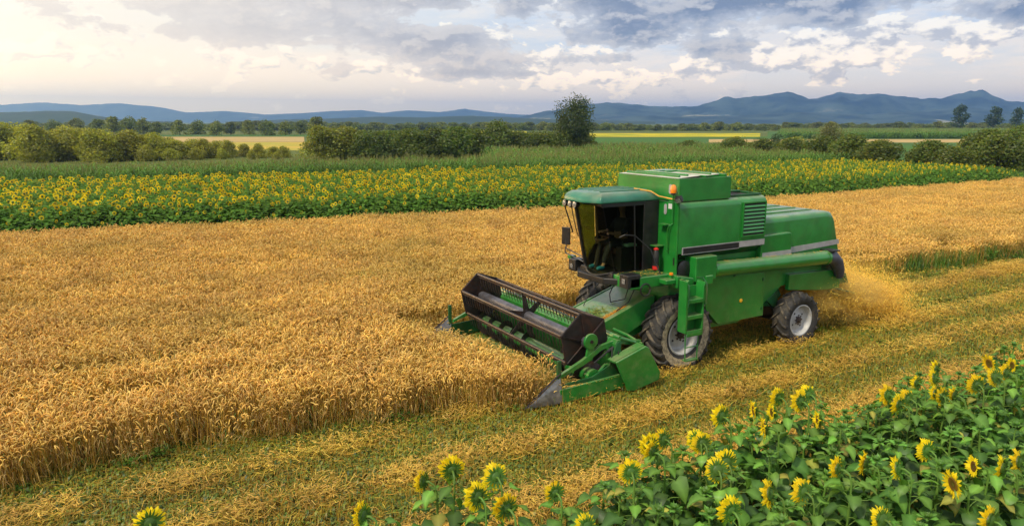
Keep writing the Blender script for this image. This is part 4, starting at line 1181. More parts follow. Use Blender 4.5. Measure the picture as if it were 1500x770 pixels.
    q = MB(); q.tube([(-.2, -1.02, 2.62), (-.27, -1.02, 2.66), (-.28, -1.03, 3.10), (-.28, -1.07, 3.20), (-.2, -1.10, 3.24)], .014, 8); q.build('grab_rail', G, bulk)
    q = MB(); q.box((-.206, -1.20, 2.36), (-.201, -1.16, 2.52)); q.build('bulkhead_slot', 'black_plastic', bulk)

    # grain tank
    t = MB()
    zb, zt = 3.715, 4.19
    t.box((-.15, -1.20, zb), (-.12, .85, zt)); t.box((1.33, -1.20, zb), (1.36, .85, zt)); t.box((-.12, -1.20, zb), (1.33, -1.17, zt)); t.box((-.12, .82, zb), (1.33, .85, zt))
    tank = t.build('grain_tank', G, root, .006)
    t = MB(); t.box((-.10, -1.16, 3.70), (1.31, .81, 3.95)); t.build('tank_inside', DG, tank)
    t = MB()
    t.add([(-.155, -1.14, 4.196), (-.155, .82, 4.196), (.62, .80, 4.235), (.62, -1.02, 4.225)], [(0, 1, 2, 3)]); t.add([(-.155, -1.14, 4.180), (-.155, .82, 4.180), (.62, .80, 4.218), (.62, -1.02, 4.208)], [(0, 1, 2, 3)])
    t.build('tank_lid', 'tank_cover', tank, fix=True)
    t = MB(); t.prism([(.66, 4.200), (1.22, 4.225), (1.22, 4.240), (.66, 4.215)], 'y', -.98, .1); t.build('tank_lid', 'tank_cover', tank)
    t = MB()
    t.box((.0, -1.0, 4.205), (.05, .74, 4.245)); t.box((.28, -.95, 4.222), (.33, .74, 4.256)); t.box((.62, -1.16, 4.195), (.66, .82, 4.232)); t.box((.95, -.95, 4.228), (1.0, .1, 4.258)); t.box((1.20, -1.16, 4.195), (1.25, .82, 4.25))
    t.box((.66, .12, 4.19), (1.3, .17, 4.26)); t.box((.7, .4, 4.19), (1.3, .8, 4.245)); t.build('lid_frame', G, tank, .004)
    slot(-.93, 3.90, 4.02, -.151).build('sight_window', 'grey_stripe', tank)
    # engine bay behind the tank, near-black slab painting in its shaded opening
    t = MB(); t.box((1.40, -1.05, 3.60), (2.42, 1.05, 3.722)); t.build('engine_bay', 'cab_interior', root)
    t = MB(); t.box((1.38, -1.09, 3.723), (2.46, -1.05, 3.765)); t.box((2.42, -1.05, 3.723), (2.46, 1.08, 3.765)); t.box((1.40, 1.05, 3.723), (2.42, 1.09, 3.765)); t.tube([(1.4, -.2, 3.75), (2.4, -.5, 3.77)], .03); t.tube([(1.4, .5, 3.76), (2.4, .5, 3.76)], .02)
    t.build('engine_bay_rim', DG, root, .006)
    t = MB(); t.lathe([(.09, 0), (.09, .22), (.13, .24), (.13, .36), (.003, .40)], (2.0, .45, 3.70), 'z', 16); t.build('air_filter', BK, root)

    # straw walker hood at the rear
    h = MB(); r = .14
    xs = [(2.48, 3.16), (5.02, 3.19)]
    secs = []
    def hs(x, zt, z0, y):
        sec = [(x, -y, z0)] + [(x, -y + r - r * math.cos(PI / 2 * k / 6), zt - r + r * math.sin(PI / 2 * k / 6)) for k in range(7)]
        sec += [(x, y - r + r * math.sin(PI / 2 * k / 6), zt - r + r * math.cos(PI / 2 * k / 6)) for k in range(7)] + [(x, y, z0)]
        return sec
    for x, zt, z0 in ((2.475, 3.16, 2.12), (4.95, 3.19, 2.10), (5.10, 3.16, 2.10), (5.20, 3.02, 2.10), (5.46, 2.32, 2.10)): secs.append(hs(x, zt, z0, 1.05 if x < 5.4 else 1.03))
    n = len(secs[0]); vs = [p for sc in secs for p in sc]; fs = []
    for i in range(len(secs) - 1):
        for k in range(n): fs.append((i * n + k, i * n + (k + 1) % n, (i + 1) * n + (k + 1) % n, (i + 1) * n + k))
    fs += [tuple(range(n)), tuple(range((len(secs) - 1) * n, len(secs) * n))]
    h.add(vs, fs); hood = h.build('rear_hood', G, root, smooth=50)
    q = MB()
    for yy in (-.6, -.1, .4): q.box((2.6, yy, 3.165), (4.9, yy + .03, 3.205))
    q.build('hood_rib', G, hood, .004)
    q = MB(); q.prism([(3.58, 2.255), (3.58, 2.40), (5.41, 2.455), (5.45, 2.335)], 'y', -1.062, -1.052); q.build('grey_stripe', 'grey_stripe', hood)
    h = MB(); h.prism([(2.46, 2.20), (2.46, 2.78)] + [(3.40 + .10 * math.sin(PI / 2 * k / 5), 2.70 + .10 * math.cos(PI / 2 * k / 5)) for k in range(6)] + [(3.50, 2.20)], 'y', -1.19, -1.045)
    bx = h.build('side_box', G, root, .03, seg=3)
    q = MB(); q.box((2.50, -1.202, 2.24), (3.49, -1.192, 2.38)); q.build('grey_stripe', 'grey_stripe', bx)
    # rear lower body, tail boards
    h = MB(); h.prism([(3.58, 1.36), (3.58, 1.74), (5.22, 1.70), (5.50, 1.46), (5.52, 1.20), (5.0, 1.20)], 'y', -1.13, -1.02); h.build('rear_side_panel', G, root, .012); h = MB(); h.prism([(3.58, 1.36), (3.58, 1.74), (5.22, 1.70), (5.50, 1.46), (5.52, 1.20), (5.0, 1.20)], 'y', .98, 1.08)
    h.build('rear_side_panel', G, root, .012)
    h = MB(); h.prism([(4.9, 1.55), (4.9, 2.1), (5.40, 2.1), (5.40, 1.62)], 'y', -1.0, .98); h.box((4.1, -1.0, 1.46), (5.4, .96, 1.56)); h.build('rear_body', DG, root, .01)
    h = MB(); h.prism([(5.36, 1.64), (6.10, 1.47), (6.24, 1.20), (5.50, 1.22)], 'y', -.88, .9); h.build('straw_chopper', DG, root, .012)
    h = MB(); h.prism([(5.45, 1.17), (6.40, .90), (6.41, .93), (5.47, 1.205)], 'y', -1.0, .95); sb = h.build('spreader_board', 'roof_paint', root, .004)
    for yy in (-.8, -.4, 0, .4, .8): q = MB(); q.prism([(5.5, 1.16), (5.5, 1.03), (6.0, .82), (6.0, .90)], 'y', yy, yy + .015); q.build('spreader_fin', DG, sb)
    h = MB(); h.prism([(2.72, 1.02), (3.45, 1.46), (3.62, 1.18), (3.25, .95)], 'y', -.90, .85); h.prism([(3.0, 1.15), (3.30, 1.30), (3.5, .98), (3.3, .92)], 'y', -.98, -.91); h.build('sieve_tray', DG, root, .015)

    # unloading auger along the side
    a = MB(); a.tube([(.80, -1.24, 2.17), (4.86, -1.22, 2.07)], .17, 24); au = a.build('unloading_auger', G, root, smooth=50)
    q = MB(); q.tube([(.86, -1.24, 2.168), (.92, -1.24, 2.166)], .182, 24); q.build('auger_flange', G, au); q = MB(); q.tube([(4.70, -1.222, 2.073), (4.78, -1.222, 2.071)], .182, 24); q.build('auger_flange', G, au)
    q = MB(); q.box((.22, -1.42, 1.98), (.84, -1.06, 2.52)); q.box((.50, -1.45, 1.90), (.72, -1.40, 2.1)); q.build('auger_elbow', G, au, .03, seg=3)
    q = MB(); q.lathe([(.20, 0), (.20, -.06), (.14, -.08), (.003, -.08)], (.08, -1.16, 2.24), 'y', 24); q.build('drive_pulley', BK, root)
    q = MB(); pr_ = [(4.76, 2.20, .172), (4.98, 2.17, .185), (5.17, 2.02, .175), (5.30, 1.82, .145), (5.37, 1.64, .10)]
    q.tube([(x - .0, -1.22, z - .12) for x, z, _ in pr_], [r_ for *_, r_ in pr_], 20); sp = q.build('spout', 'spout_rubber', au, smooth=60)
    q = MB(); q.box((4.74, -1.40, 2.23), (5.05, -1.05, 2.262)); q.build('spout_bracket', BK, au, .006)
    for xx in (1.6, 3.3): q = MB(); q.box((xx, -1.23, 1.92), (xx + .05, -1.0, 2.0)); q.build('auger_cradle', DG, au, .006)

    # ---------------- operator platform and ladder
    p = MB(); p.box((-1.38, -1.20, 1.95), (-.35, -.60, 2.19)); p.prism([(-.35, 1.92), (-.35, 2.19), (.12, 2.10), (.12, 1.90)], 'y', -1.48, -.9)
    p.box((-.62, -1.44, 2.02), (-.352, -1.198, 2.12)); p.build('platform', G, root, .02)
    q = MB(); q.box((-1.30, -1.16, 2.192), (-.40, -.66, 2.20)); q.build('platform_tread', DG, root)
    q = MB(); q.tube([(-.98 + .13 * math.cos(2 * PI * k / 16), -1.21, 1.92 + .13 * math.sin(2 * PI * k / 16)) for k in range(17)], .016, 6); q.build('cable_loop', BK, root)
    ld = empty('ladder', (-.02, 0, .10)); ld.parent = root; ld.scale = (.88, 1, .96)
    q = MB(); q.prism([(-.36, .95), (-.36, 2.10), (-.30, 2.14), (-.30, .92)], 'y', -1.76, -1.52); q.prism([(.17, .86), (.17, 1.95), (.22, 2.06), (.22, .86)], 'y', -1.76, -1.52)
    q.prism([(-.30, .92), (-.30, 1.95), (.17, 1.95), (.17, .87)], 'y', -1.545, -1.53)
    q.build('ladder_frame', G, ld, .008)
    for z in (.92, 1.30, 1.66):
        q = MB(); q.box((-.298, -1.77, z), (.168, -1.55, z + .035)); q.box((-.298, -1.775, z - .05), (.168, -1.760, z + .03)); q.build('step', G, ld, .005)
    q = MB(); q.box((-.30, -1.772, .86), (.172, -1.755, 1.00)); q.build('lower_board', G, ld, .006)
    q = MB(); q.tube([(-.28, -1.70, .92), (-.26, -1.70, .30)], .014, 6); q.tube([(.14, -1.70, .86), (.12, -1.70, .30)], .014, 6); q.tube([(-.27, -1.70, .60), (.13, -1.70, .60)], .014, 6); q.box((-.27, -1.74, .285), (.14, -1.62, .31))
    q.build('folding_step', G, ld)
    for xx in (-.33, .24):
        q = MB(); q.tube([(xx, -1.50, 2.10), (xx, -1.66, 2.13), (xx, -1.78, 2.02), (xx, -1.80, 1.85), (xx, -1.79, 1.55)], .015, 8); q.build('hand_rail', DG, ld)
    q = MB(); q.box((-.43, -1.37, 2.19), (-.37, -1.30, 2.25)); q.build('marker_lamp', 'amber_lens', root, .012)

    # ---------------- cab
    cab = empty('cab', (0, 0, 0)); cab.parent = root
    YN, YF = -.64, .52
    q = MB(); q.box((-1.42, YN, 2.02), (-.20, YF, 2.20)); q.build('cab_floor', BK, cab, .02)
    q = MB(); q.box((-.50, YN + .02, 2.20), (-.21, YF - .02, 3.70)); q.build('rear_wall', 'cab_interior', cab)
    # roof: shallow green shell with ribs and an overhanging lip
    rim = [(-2.02, YN + .28), (-2.02, YF - .14), (-1.86, YF + .02), (-.22, YF + .06), (-.22, YN - .05), (-1.76, YN - .07)]
    rim = [(-1.99, .36), (-1.99, -.30), (-1.80, -.70), (-.20, -.66), (-.20, .58), (-1.85, .56)]
    def off(pl, k): 
        cx = sum(p[0] for p in pl) / len(pl); cy = sum(p[1] for p in pl) / len(pl)
        return [(cx + (x - cx) * k, cy + (y - cy) * k) for x, y in pl]
    lay = [(rim, 3.705), (rim, 3.765), (off(rim, .95), 3.835), (off(rim, .80), 3.905), (off(rim, .45), 3.925)]
    q = MB(); n = len(rim); vs = [(x, y, z) for pl, z in lay for x, y in pl]; fs = [tuple(range(n - 1, -1, -1)), tuple(range((len(lay) - 1) * n, len(lay) * n))]
    for i in range(len(lay) - 1):
        for k in range(n): fs.append((i * n + k, i * n + (k + 1) % n, (i + 1) * n + (k + 1) % n, (i + 1) * n + k))
    q.add(vs, fs); rf = q.build('cab_roof', 'roof_paint', cab, .025, seg=3)
    q = MB()
    for yy in (-.42, -.22, -.02, .18, .36): q.box((-1.62, yy, 3.895), (-.36, yy + .05, 3.938))
    q.build('roof_rib', 'roof_paint', rf, .012)
    q = MB(); q.tube([(-.62, -.30, 3.945), (-.42, -.62, 3.90), (-.30, -.74, 3.80), (-.19, -1.12, 3.755)], .016, 6); q.build('roof_strap', 'yellow_strap', cab)
    # posts
    def post(a, c, r_, nm='cab_post', mat=BK):
        m = MB(); m.tube([a, c], r_, 6); m.build(nm, mat, cab)
    fn_t, fn_b = (-1.72, YN + .02, 3.70), (-1.36, YN + .02, 2.22)
    ff_t, ff_b = (-1.64, YF - .06, 3.70), (-1.32, YF - .06, 2.22)
    q = MB(); q.prism([(-.62, 2.20), (-.62, 3.70), (-.21, 3.70), (-.21, 2.20)], 'y', YN - .02, YN + .018); q.build('rear_post', BK, cab, .01)
    q = MB(); q.box((-1.72, YN - .01, 3.62), (-.62, YN + .03, 3.704)); q.box((-1.70, YF - .06, 3.60), (-.5, YF - .02, 3.704)); q.box((-1.74, YN, 3.64), (-1.66, YF - .05, 3.704)); q.build('header_rail', BK, cab, .008)
    post(ff_t, ff_b, .045); post((-1.05, YF - .04, 3.70), (-.95, YF - .04, 2.2), .04)
    post((-.88, YN, 3.64), (-.80, YN, 2.2), .018, 'door_post')
    # curved windscreen, leaning back towards its foot
    q = MB(); nx, nz = 10, 6; vs = []
    for j in range(nz + 1):
        t = j / nz
        for i in range(nx + 1):
            s = i / nx; y = (ff_b[1]) * (1 - s) + (fn_b[1]) * s
            x0 = ff_b[0] * (1 - s) + fn_b[0] * s; x1 = ff_t[0] * (1 - s) + fn_t[0] * s
            x = x0 + (x1 - x0) * t - .17 * math.sin(PI * s) * (1 - .35 * t)
            vs.append((x, y, 2.22 + 1.48 * t - .12 * math.sin(PI * s) * (1 - t)))
    q.add(vs, [(j * (nx + 1) + i, j * (nx + 1) + i + 1, (j + 1) * (nx + 1) + i + 1, (j + 1) * (nx + 1) + i) for j in range(nz) for i in range(nx)])
    q.build('windscreen', 'tinted_glass', cab, smooth=180)
    q = MB(); q.tube([(vs[i][0] - .012, vs[i][1], vs[i][2]) for i in range(nx + 1)], .022, 6); q.build('windscreen_seal', BK, cab)
    q = MB(); q.add([(-1.34, YN - .004, 2.24), (-.62, YN - .004, 2.24), (-.62, YN - .004, 3.63), (-1.69, YN - .004, 3.63)], [(0, 1, 2, 3)]); q.build('door_glass', 'door_glass', cab)
    q = MB(); q.add([(-1.30, YF - .03, 2.24), (-1.02, YF - .03, 2.24), (-1.10, YF - .03, 3.62), (-1.62, YF - .03, 3.62)], [(0, 1, 2, 3)]); q.build('side_window', 'green_glass', cab)
    q = MB(); q.prism([(-1.32, 2.20), (-.5, 2.20), (-.5, 3.62), (-1.06, 3.62), (-1.02, 2.75), (-1.30, 2.35)], 'y', YF - .10, YF - .045); q.build('side_lining', 'cab_interior', cab)
    # seat, steering column, console
    q = MB(); q.box((-.98, -.27, 2.20), (-.60, .15, 2.52)); q.build('seat_base', 'cab_interior', cab, .02)
    q = MB(); q.box((-1.08, -.30, 2.52), (-.58, .18, 2.66)); q.prism([(-.68, 2.62), (-.52, 2.62), (-.50, 3.26), (-.60, 3.28)], 'y', -.28, .16); q.build('seat', 'seat_fabric', cab, .04, seg=3)
    q = MB(); q.tube([(-1.42, -.06, 2.20), (-1.30, -.06, 2.80)], .05, 10); q.box((-1.40, -.14, 2.76), (-1.22, .02, 2.86)); q.build('steering_column', 'cab_interior', cab, .01)
    q = MB(); c0 = Vector((-1.24, -.06, 2.92)); u_ = Vector((.90, 0, .42)).normalized(); v_ = Vector((0, 1, 0))
    q.tube([c0 + (u_ * math.cos(2 * PI * k / 24) + v_ * math.sin(2 * PI * k / 24)) * .19 for k in range(25)], .016, 6); q.tube([c0 - v_ * .19, c0 + v_ * .19], .013, 6); q.tube([c0, c0 - Vector((.05, 0, .12))], .03, 8); q.build('steering_wheel', 'seat_fabric', cab)
    q = MB(); q.box((-1.12, -.56, 2.20), (-.60, -.36, 2.72)); q.tube([(-1.0, -.46, 2.72), (-1.03, -.46, 2.90)], .012, 6); q.tube([(-.88, -.46, 2.72), (-.92, -.46, 2.88)], .012, 6); q.build('console', 'cab_interior', cab, .02)
    q = MB(); q.box((-.98, -.57, 2.722), (-.70, -.38, 2.78)); q.build('arm_pad', 'pale_green_vinyl', cab, .02)
    # door handrail and lamp bar
    q = MB(); q.tube([(-1.30, -.70, 2.98), (-1.22, -.78, 3.04), (-.98, -.82, 3.01), (-.66, -.96, 2.70), (-.56, -1.16, 2.22)], .014, 8); q.build('door_rail', BK, cab)
    for y0 in (.44, .20, .02):
        e = MB(); x0 = -1.93 if y0 < .4 else -1.90
        e.lathe([(.03, .10), (.075, .04), (.08, -.03), (.07, -.04)], (x0, y0, 3.635), 'x', 14); e.box((x0 + .02, y0 - .015, 3.66), (x0 + .05, y0 + .015, 3.72)); lm = e.build('work_lamp', BK, cab)
        e = MB(); e.lathe([(.068, -.041), (.003, -.048)], (x0, y0, 3.635), 'x', 14); e.build('lamp_lens', 'lamp_lens', lm)
    q = MB(); q.tube([(-1.86, .30, 3.62), (-1.72, .30, 3.1), (-1.66, .28, 2.9)], .010, 6); q.tube([(-1.92, .50, 3.66), (-1.74, .56, 3.3), (-1.62, .55, 2.95)], .016, 6); q.build('wiper', BK, cab)
    # mirror on its long arms at the far side
    q = MB(); q.tube([(-1.30, .50, 2.34), (-1.52, .95, 2.52), (-1.50, 1.0, 2.85)], .014, 6); q.tube([(-1.30, .50, 2.24), (-1.54, .95, 2.42), (-1.52, .98, 2.55)], .014, 6); q.build('mirror_arm', BK, cab)
    q = MB(); M = Matrix.Translation((-1.50, .99, 2.80)) @ Matrix.Rotation(R(24), 4, 'Z'); q.box((-.02, -.11, -.20), (.02, .11, .20), M=M); mr = q.build('mirror', BK, cab, .015)
    # front beam under the cab with two headlamps
    q = MB(); q.prism([(-1.22, -.96), (-1.58, -.55), (-1.62, .35), (-1.30, .80), (-1.05, .80), (-1.05, -.96)], 'z', 1.97, 2.11)
    q.box((-1.44, -1.20, 1.97), (-1.10, -.90, 2.26)); q.box((-1.42, .72, 2.0), (-1.10, 1.0, 2.28)); q.build('front_beam', BK, cab, .025)
    for y0, x0 in ((-1.06, -1.445), (.86, -1.425)):
        e = MB(); e.box((x0 - .012, y0 - .05, 2.07), (x0 - .003, y0 + .05, 2.17)); e.build('headlight', 'lamp_lens', cab, .003)
    q = MB(); q.box((-1.34, 1.0, 2.24), (-1.2, 1.16, 2.32)); q.build('marker_bracket', G, cab, .01)
    # fire extinguisher, beacon, side work lamp
    q = MB(); q.lathe([(.004, 0), (.07, 0), (.07, .08)], (-.42, -.86, 2.24), 'z', 14); q.tube([(-.42, -.86, 2.26), (-.42, -.86, 2.68)], .03, 8); q.lathe([(.05, .42), (.06, .44), (.03, .47), (.004, .48)], (-.42, -.86, 2.24), 'z', 14); fe = q.build('extinguisher', 'red_paint', root)
    q = MB(); q.lathe([(.072, .08), (.075, .10), (.075, .36), (.05, .42)], (-.42, -.86, 2.24), 'z', 14); q.build('extinguisher_sleeve', BK, fe)
    q = MB(); q.tube([(-.26, -1.14, 3.3), (-.26, -1.14, 3.86)], .014, 8); q.build('beacon_pole', G, root)
    q = MB(); q.lathe([(.05, 3.86), (.055, 3.88), (.045, 3.90)], (-.26, -1.14, 0), 'z', 14); q.build('beacon_base', BK, root)
    q = MB(); q.lathe([(.062, 3.90), (.066, 3.95), (.062, 4.02), (.045, 4.06), (.003, 4.075)], (-.26, -1.14, 0), 'z', 18); q.build('beacon', 'amber_lens', root)
    q = MB(); M = Matrix.Translation((-.22, -1.28, 3.78)) @ Matrix.Rotation(R(-35), 4, 'Y') @ Matrix.Rotation(R(25), 4, 'Z'); q.box((-.06, -.07, -.06), (.05, .07, .06), M=M); wl = q.build('side_lamp', BK, root, .012)
    q = MB(); q.box((-.066, -.055, -.045), (-.061, .055, .045), M=M); q.build('lamp_lens', 'lamp_lens', wl)

    # ---------------- feeder house
    f = MB(); f.prism([(-2.06, .36), (-2.06, 1.04), (-.30, 1.61), (-.30, .95)], 'y', -.72, .56); fd = f.build('feeder_house', G, root, .015)
    f = MB(); f.prism([(-2.03, .5), (-2.03, 1.14), (-.70, 1.60), (-.40, 1.66), (-.40, 1.2)], 'y', -.85, -.722); f.build('feeder_side', G, fd, .012); f = MB(); f.prism([(-2.03, .6), (-2.03, 1.07), (-.70, 1.50), (-.40, 1.59), (-.40, 1.3)], 'y', .562, .61); f.build('feeder_side', G, fd, .012)
    f = MB(); f.tube([(-.62, -.3, 1.95), (-.9, -.45, 1.55), (-1.1, -.2, 1.45), (-.9, .1, 1.55), (-.6, .15, 2.0)], .012, 6); f.tube([(-.7, -.65, 1.98), (-1.0, -.70, 1.55), (-1.25, -.6, 1.36)], .012, 6); f.tube([(-.75, .35, 1.98), (-1.25, .42, 1.50), (-1.4, .40, 1.27)], .010, 6); f.build('hydraulic_hose', BK, fd)

    # ---------------- cutting header
    hd = empty('header', (0, 0, 0)); hd.parent = root
    y0, y1 = -1.74, 3.10
    q = MB(); q.prism([(-2.16, .28), (-2.16, 1.06), (-2.10, 1.14), (-2.02, 1.14), (-2.05, .25)], 'y', y0, y1)
    q.prism([(-2.16, .28), (-2.55, .14), (-3.05, .12), (-3.42, .20), (-3.42, .185), (-3.05, .10), (-2.5, .11), (-2.10, .24)], 'y', y0, y1)
    q.tube([(-2.02, y0 + .02, 1.16), (-2.02, y1 - .02, 1.16)], .055, 10); q.build('header_pan', G, hd, .006)
    for s_, yy in ((-1, y0), (1, y1)):
        q = MB(); q.prism([(-3.44, .14), (-3.44, .46), (-2.7, .50), (-2.3, .66), (-2.12, 1.10), (-2.02, 1.12), (-2.02, .22)], 'y', yy - .02, yy + .02); q.build('end_plate', DG, hd, .006)
        q = MB(); q.prism([(-3.50, .12), (-3.50, .40), (-1.98, .46), (-1.98, .16)], 'y', yy + s_ * .03, yy + s_ * .09); q.build('skid_beam', G, hd, .01)
        q = MB(); q.box((-3.52, yy - .03, .40), (-3.44, yy + .03, .95)); q.build('divider_post', DG, hd, .006)
        q = MB(); ym = yy + s_ * .02
        tip = (-4.22, ym, .15)
        A = [(-3.46, ym - .09, .14), (-3.46, ym + .09, .14), (-3.46, ym + .05, .50), (-3.46, ym, .66), (-3.46, ym - .05, .50)]
        B = [(-4.0, ym - .03, .14), (-4.0, ym + .03, .14), (-4.0, ym + .02, .24), (-4.0, ym, .28), (-4.0, ym - .02, .24)]
        q.add([tip] + B + A, [(0, 1 + k, 1 + (k + 1) % 5) for k in range(5)] + [(1 + k, 1 + (k + 1) % 5, 6 + (k + 1) % 5, 6 + k) for k in range(5)] + [(6, 7, 8, 9, 10)])
        dv_ = q.build('crop_divider', 'bright_steel', hd, .008, smooth=25)
        q = MB(); q.tube([(-3.46, ym, .70), (-4.02, ym, .305), (-4.24, ym, .155)], .018, 6); q.build('divider_ridge', 'dark_steel', dv_)
    # knife
    q = MB(); q.box((-3.47, y0 + .05, .185), (-3.42, y1 - .05, .205))
    yy = y0 + .06
    while yy < y1 - .08:
        q.add([(-3.47, yy, .196), (-3.47, yy + .05, .196), (-3.58, yy + .025, .192)], [(0, 1, 2)]); yy += .076
    q.build('knife', 'bright_steel', hd, smooth=0)
    # intake auger with two flights
    q = MB(); q.tube([(-2.62, y0 + .05, .46), (-2.62, y1 - .05, .46)], .15, 20); ia = q.build('intake_auger', G, hd)
    q = MB(); yc = -.03
    for a_, b_, hand in ((y0 + .1, yc - .45, 1), (yc + .45, y1 - .1, -1)):
        n = 90; vs = []
        for k in range(n + 1):
            t = k / n; y = a_ + (b_ - a_) * t; an = hand * 2 * PI * (b_ - a_) / .52 * t
            for r_ in (.14, .28): vs.append((-2.62 + r_ * math.cos(an), y, .46 + r_ * math.sin(an)))
        q.add(vs, [(2 * k, 2 * k + 1, 2 * k + 3, 2 * k + 2) for k in range(n)])
    q.build('auger_flight', 'dark_steel', ia, smooth=180)
    # reel: hexagonal end shields, spiders, six tine bars round a drum tube
    cx, cz, RR = -2.68, 1.13, .565
    ry0, ry1 = -1.45, 2.92
    re = empty('reel', (cx, 0, cz)); re.parent = root
    ang = [R(102 + 60 * k) for k in range(6)]
    for yy in (ry0, ry1):
        q = MB(); q.prism([((RR + .03) * math.cos(a), (RR + .03) * math.sin(a)) for a in ang], 'y', yy - .02, yy + .02)
        sd_ = -1 if yy == ry0 else 1
        for a in ang: q.tube([(.08 * math.cos(a), yy + sd_ * .035, .08 * math.sin(a)), (RR * math.cos(a), yy + sd_ * .03, RR * math.sin(a))], .018, 5)
        for k in range(6):
            a, a2 = ang[k], ang[(k + 1) % 6]; q.tube([((RR + .02) * math.cos(a), yy, (RR + .02) * math.sin(a)), ((RR + .02) * math.cos(a2), yy, (RR + .02) * math.sin(a2))], .022, 6)
        q.build('end_shield', 'rusty_steel', re, smooth=30)
    for yy in (.73,):
        q = MB()
        for a in ang:
            u_ = Vector((math.cos(a), 0, math.sin(a))); v_ = Vector((-math.sin(a), 0, math.cos(a)))
            c_ = Vector((0, yy, 0))
            q.add([c_ + u_ * .07 - v_ * .09, c_ + u_ * .07 + v_ * .09, c_ + u_ * RR + v_ * .03, c_ + u_ * RR - v_ * .03, c_ + u_ * .07 - v_ * .09 + Vector((0, .012, 0)), c_ + u_ * .07 + v_ * .09 + Vector((0, .012, 0)), c_ + u_ * RR + v_ * .03 + Vector((0, .012, 0)), c_ + u_ * RR - v_ * .03 + Vector((0, .012, 0))],
                  [(0, 1, 2, 3), (7, 6, 5, 4), (0, 4, 5, 1), (1, 5, 6, 2), (2, 6, 7, 3), (3, 7, 4, 0)])
        q.lathe([(.11, -.02), (.15, -.02), (.15, .03), (.11, .03)], (0, yy, 0), 'y', 16); q.build('spider', 'dark_steel', re, smooth=30)
    q = MB(); q.tube([(0, ry0 - .12, 0), (0, ry1 + .1, 0)], .115, 20); q.build('drum_tube', 'drum_steel', re, smooth=50)
    for k, a in enumerate(ang):
        q = MB(); px_, pz_ = RR * math.cos(a), RR * math.sin(a)
        q.tube([(px_, ry0 + .03, pz_), (px_, ry1 - .03, pz_)], .030, 8)
        q.box((px_ - .012, ry0 + .04, pz_ - .065), (px_ + .002, ry1 - .04, pz_ - .02)); bar = q.build('tine_bar', 'dark_steel', re, smooth=40)
        q = MB(); y = ry0 + .10
        while y < ry1 - .08:
            q.tube([(px_, y, pz_ - .05), (px_ + .015, y, pz_ - .18), (px_ + .05, y, pz_ - .30)], [.011, .010, .007], 4, cap=False); y += .125
        q.build('tines', 'dark_steel', bar)
    # reel arms and rams
    for s_, yy in ((-1, -1.62), (1, 3.02)):
        q = MB()
        prof = [(-2.02, 1.02), (-2.02, 1.14), (-2.40, 1.13), (-2.62, 1.02), (-2.95, .78), (-3.42, .52), (-3.44, .60), (-2.95, .90), (-2.62, 1.16)]
        prof = [(-1.45, .92), (-1.42, 1.02), (-2.05, 1.12), (-2.45, 1.06), (-2.85, .84), (-3.42, .60), (-3.45, .53), (-2.85, .72), (-2.42, .96), (-2.05, 1.03)]
        q.prism(prof, 'y', yy - .035, yy + .035); ar = q.build('reel_arm', G, hd, .006)
        q = MB(); q.lathe([(.15, .03), (.16, .02), (.16, -.02), (.15, -.03), (.003, -.03)], (cx, yy + s_ * .02 + .0, 1.18), 'y', 24); q.prism([(cx - .12, .74), (cx - .06, 1.12), (cx + .10, 1.12), (cx + .05, .80)], 'y', yy - .03, yy + .02); q.build('reel_bearing', G, ar, .004)
        q = MB(); q.tube([(cx, yy + s_ * .05, 1.18), (cx, yy + s_ * .075, 1.18)], .035, 10); q.build('bearing_cap', 'rusty_steel', ar)
        q = MB(); q.tube([(-2.02, yy + s_ * .06, 1.05), (-2.30, yy + s_ * .06, .92)], .032, 8); q.tube([(-2.28, yy + s_ * .06, .93), (-2.62, yy + s_ * .06, .74)], .018, 8); q.build('lift_ram', BK, hd)
        q = MB(); q.tube([(-2.10, yy + s_ * .05, .62), (-2.35, yy + s_ * .05, .66), (-2.62, yy + s_ * .05, .42)], .028, 6); q.tube([(-2.10, yy + s_ * .08, .30), (-2.02, yy + s_ * .08, .98)], .03, 6); q.build('drive_guard', G, hd)
    # drive shield at the near end
    q = MB(); q.prism([(-2.34, .80), (-1.60, 1.02), (-1.53, .98), (-1.20, .40), (-1.22, .25), (-1.85, .13), (-2.03, .16), (-2.08, .30)], 'y', -2.02, -1.96); sh = q.build('drive_shield', G, hd, .02, seg=3)
    q = MB(); q.prism([(-2.34, .80), (-1.60, 1.02), (-1.59, .985), (-2.33, .765)], 'y', -1.959, -1.74); q.prism([(-1.60, 1.02), (-1.20, .40), (-1.235, .39), (-1.63, .99)], 'y', -1.959, -1.74); q.build('shield_flange', G, sh)
    q = MB(); q.lathe([(.24, 0), (.24, .03), (.20, .035), (.20, .065), (.24, .07), (.24, .10), (.003, .10)], (-1.80, -1.90, .58), 'y', 24); q.tube([(-1.80, -1.90, .58), (-1.80, -1.6, .58)], .04, 8); q.build('drive_pulley', 'dark_steel', hd)
    q = MB(); q.tube([(-1.62, -1.70, 1.02), (-2.02, -1.70, 1.17)], .035, 8); q.tube([(-1.45, -1.72, .95), (-1.42, -1.2, 1.0), (-1.6, -.95, 1.1)], .035, 8); q.build('shield_frame', G, hd)
    q = MB(); q.tube([(-2.0, -1.66, 1.0), (-2.12, -1.80, .88), (-2.05, -1.82, .70), (-1.9, -1.75, .62)], .012, 6); q.tube([(-2.2, -1.70, 1.0), (-2.28, -1.80, .78), (-2.15, -1.80, .55)], .011, 6); q.build('hose', BK, hd)
    return root


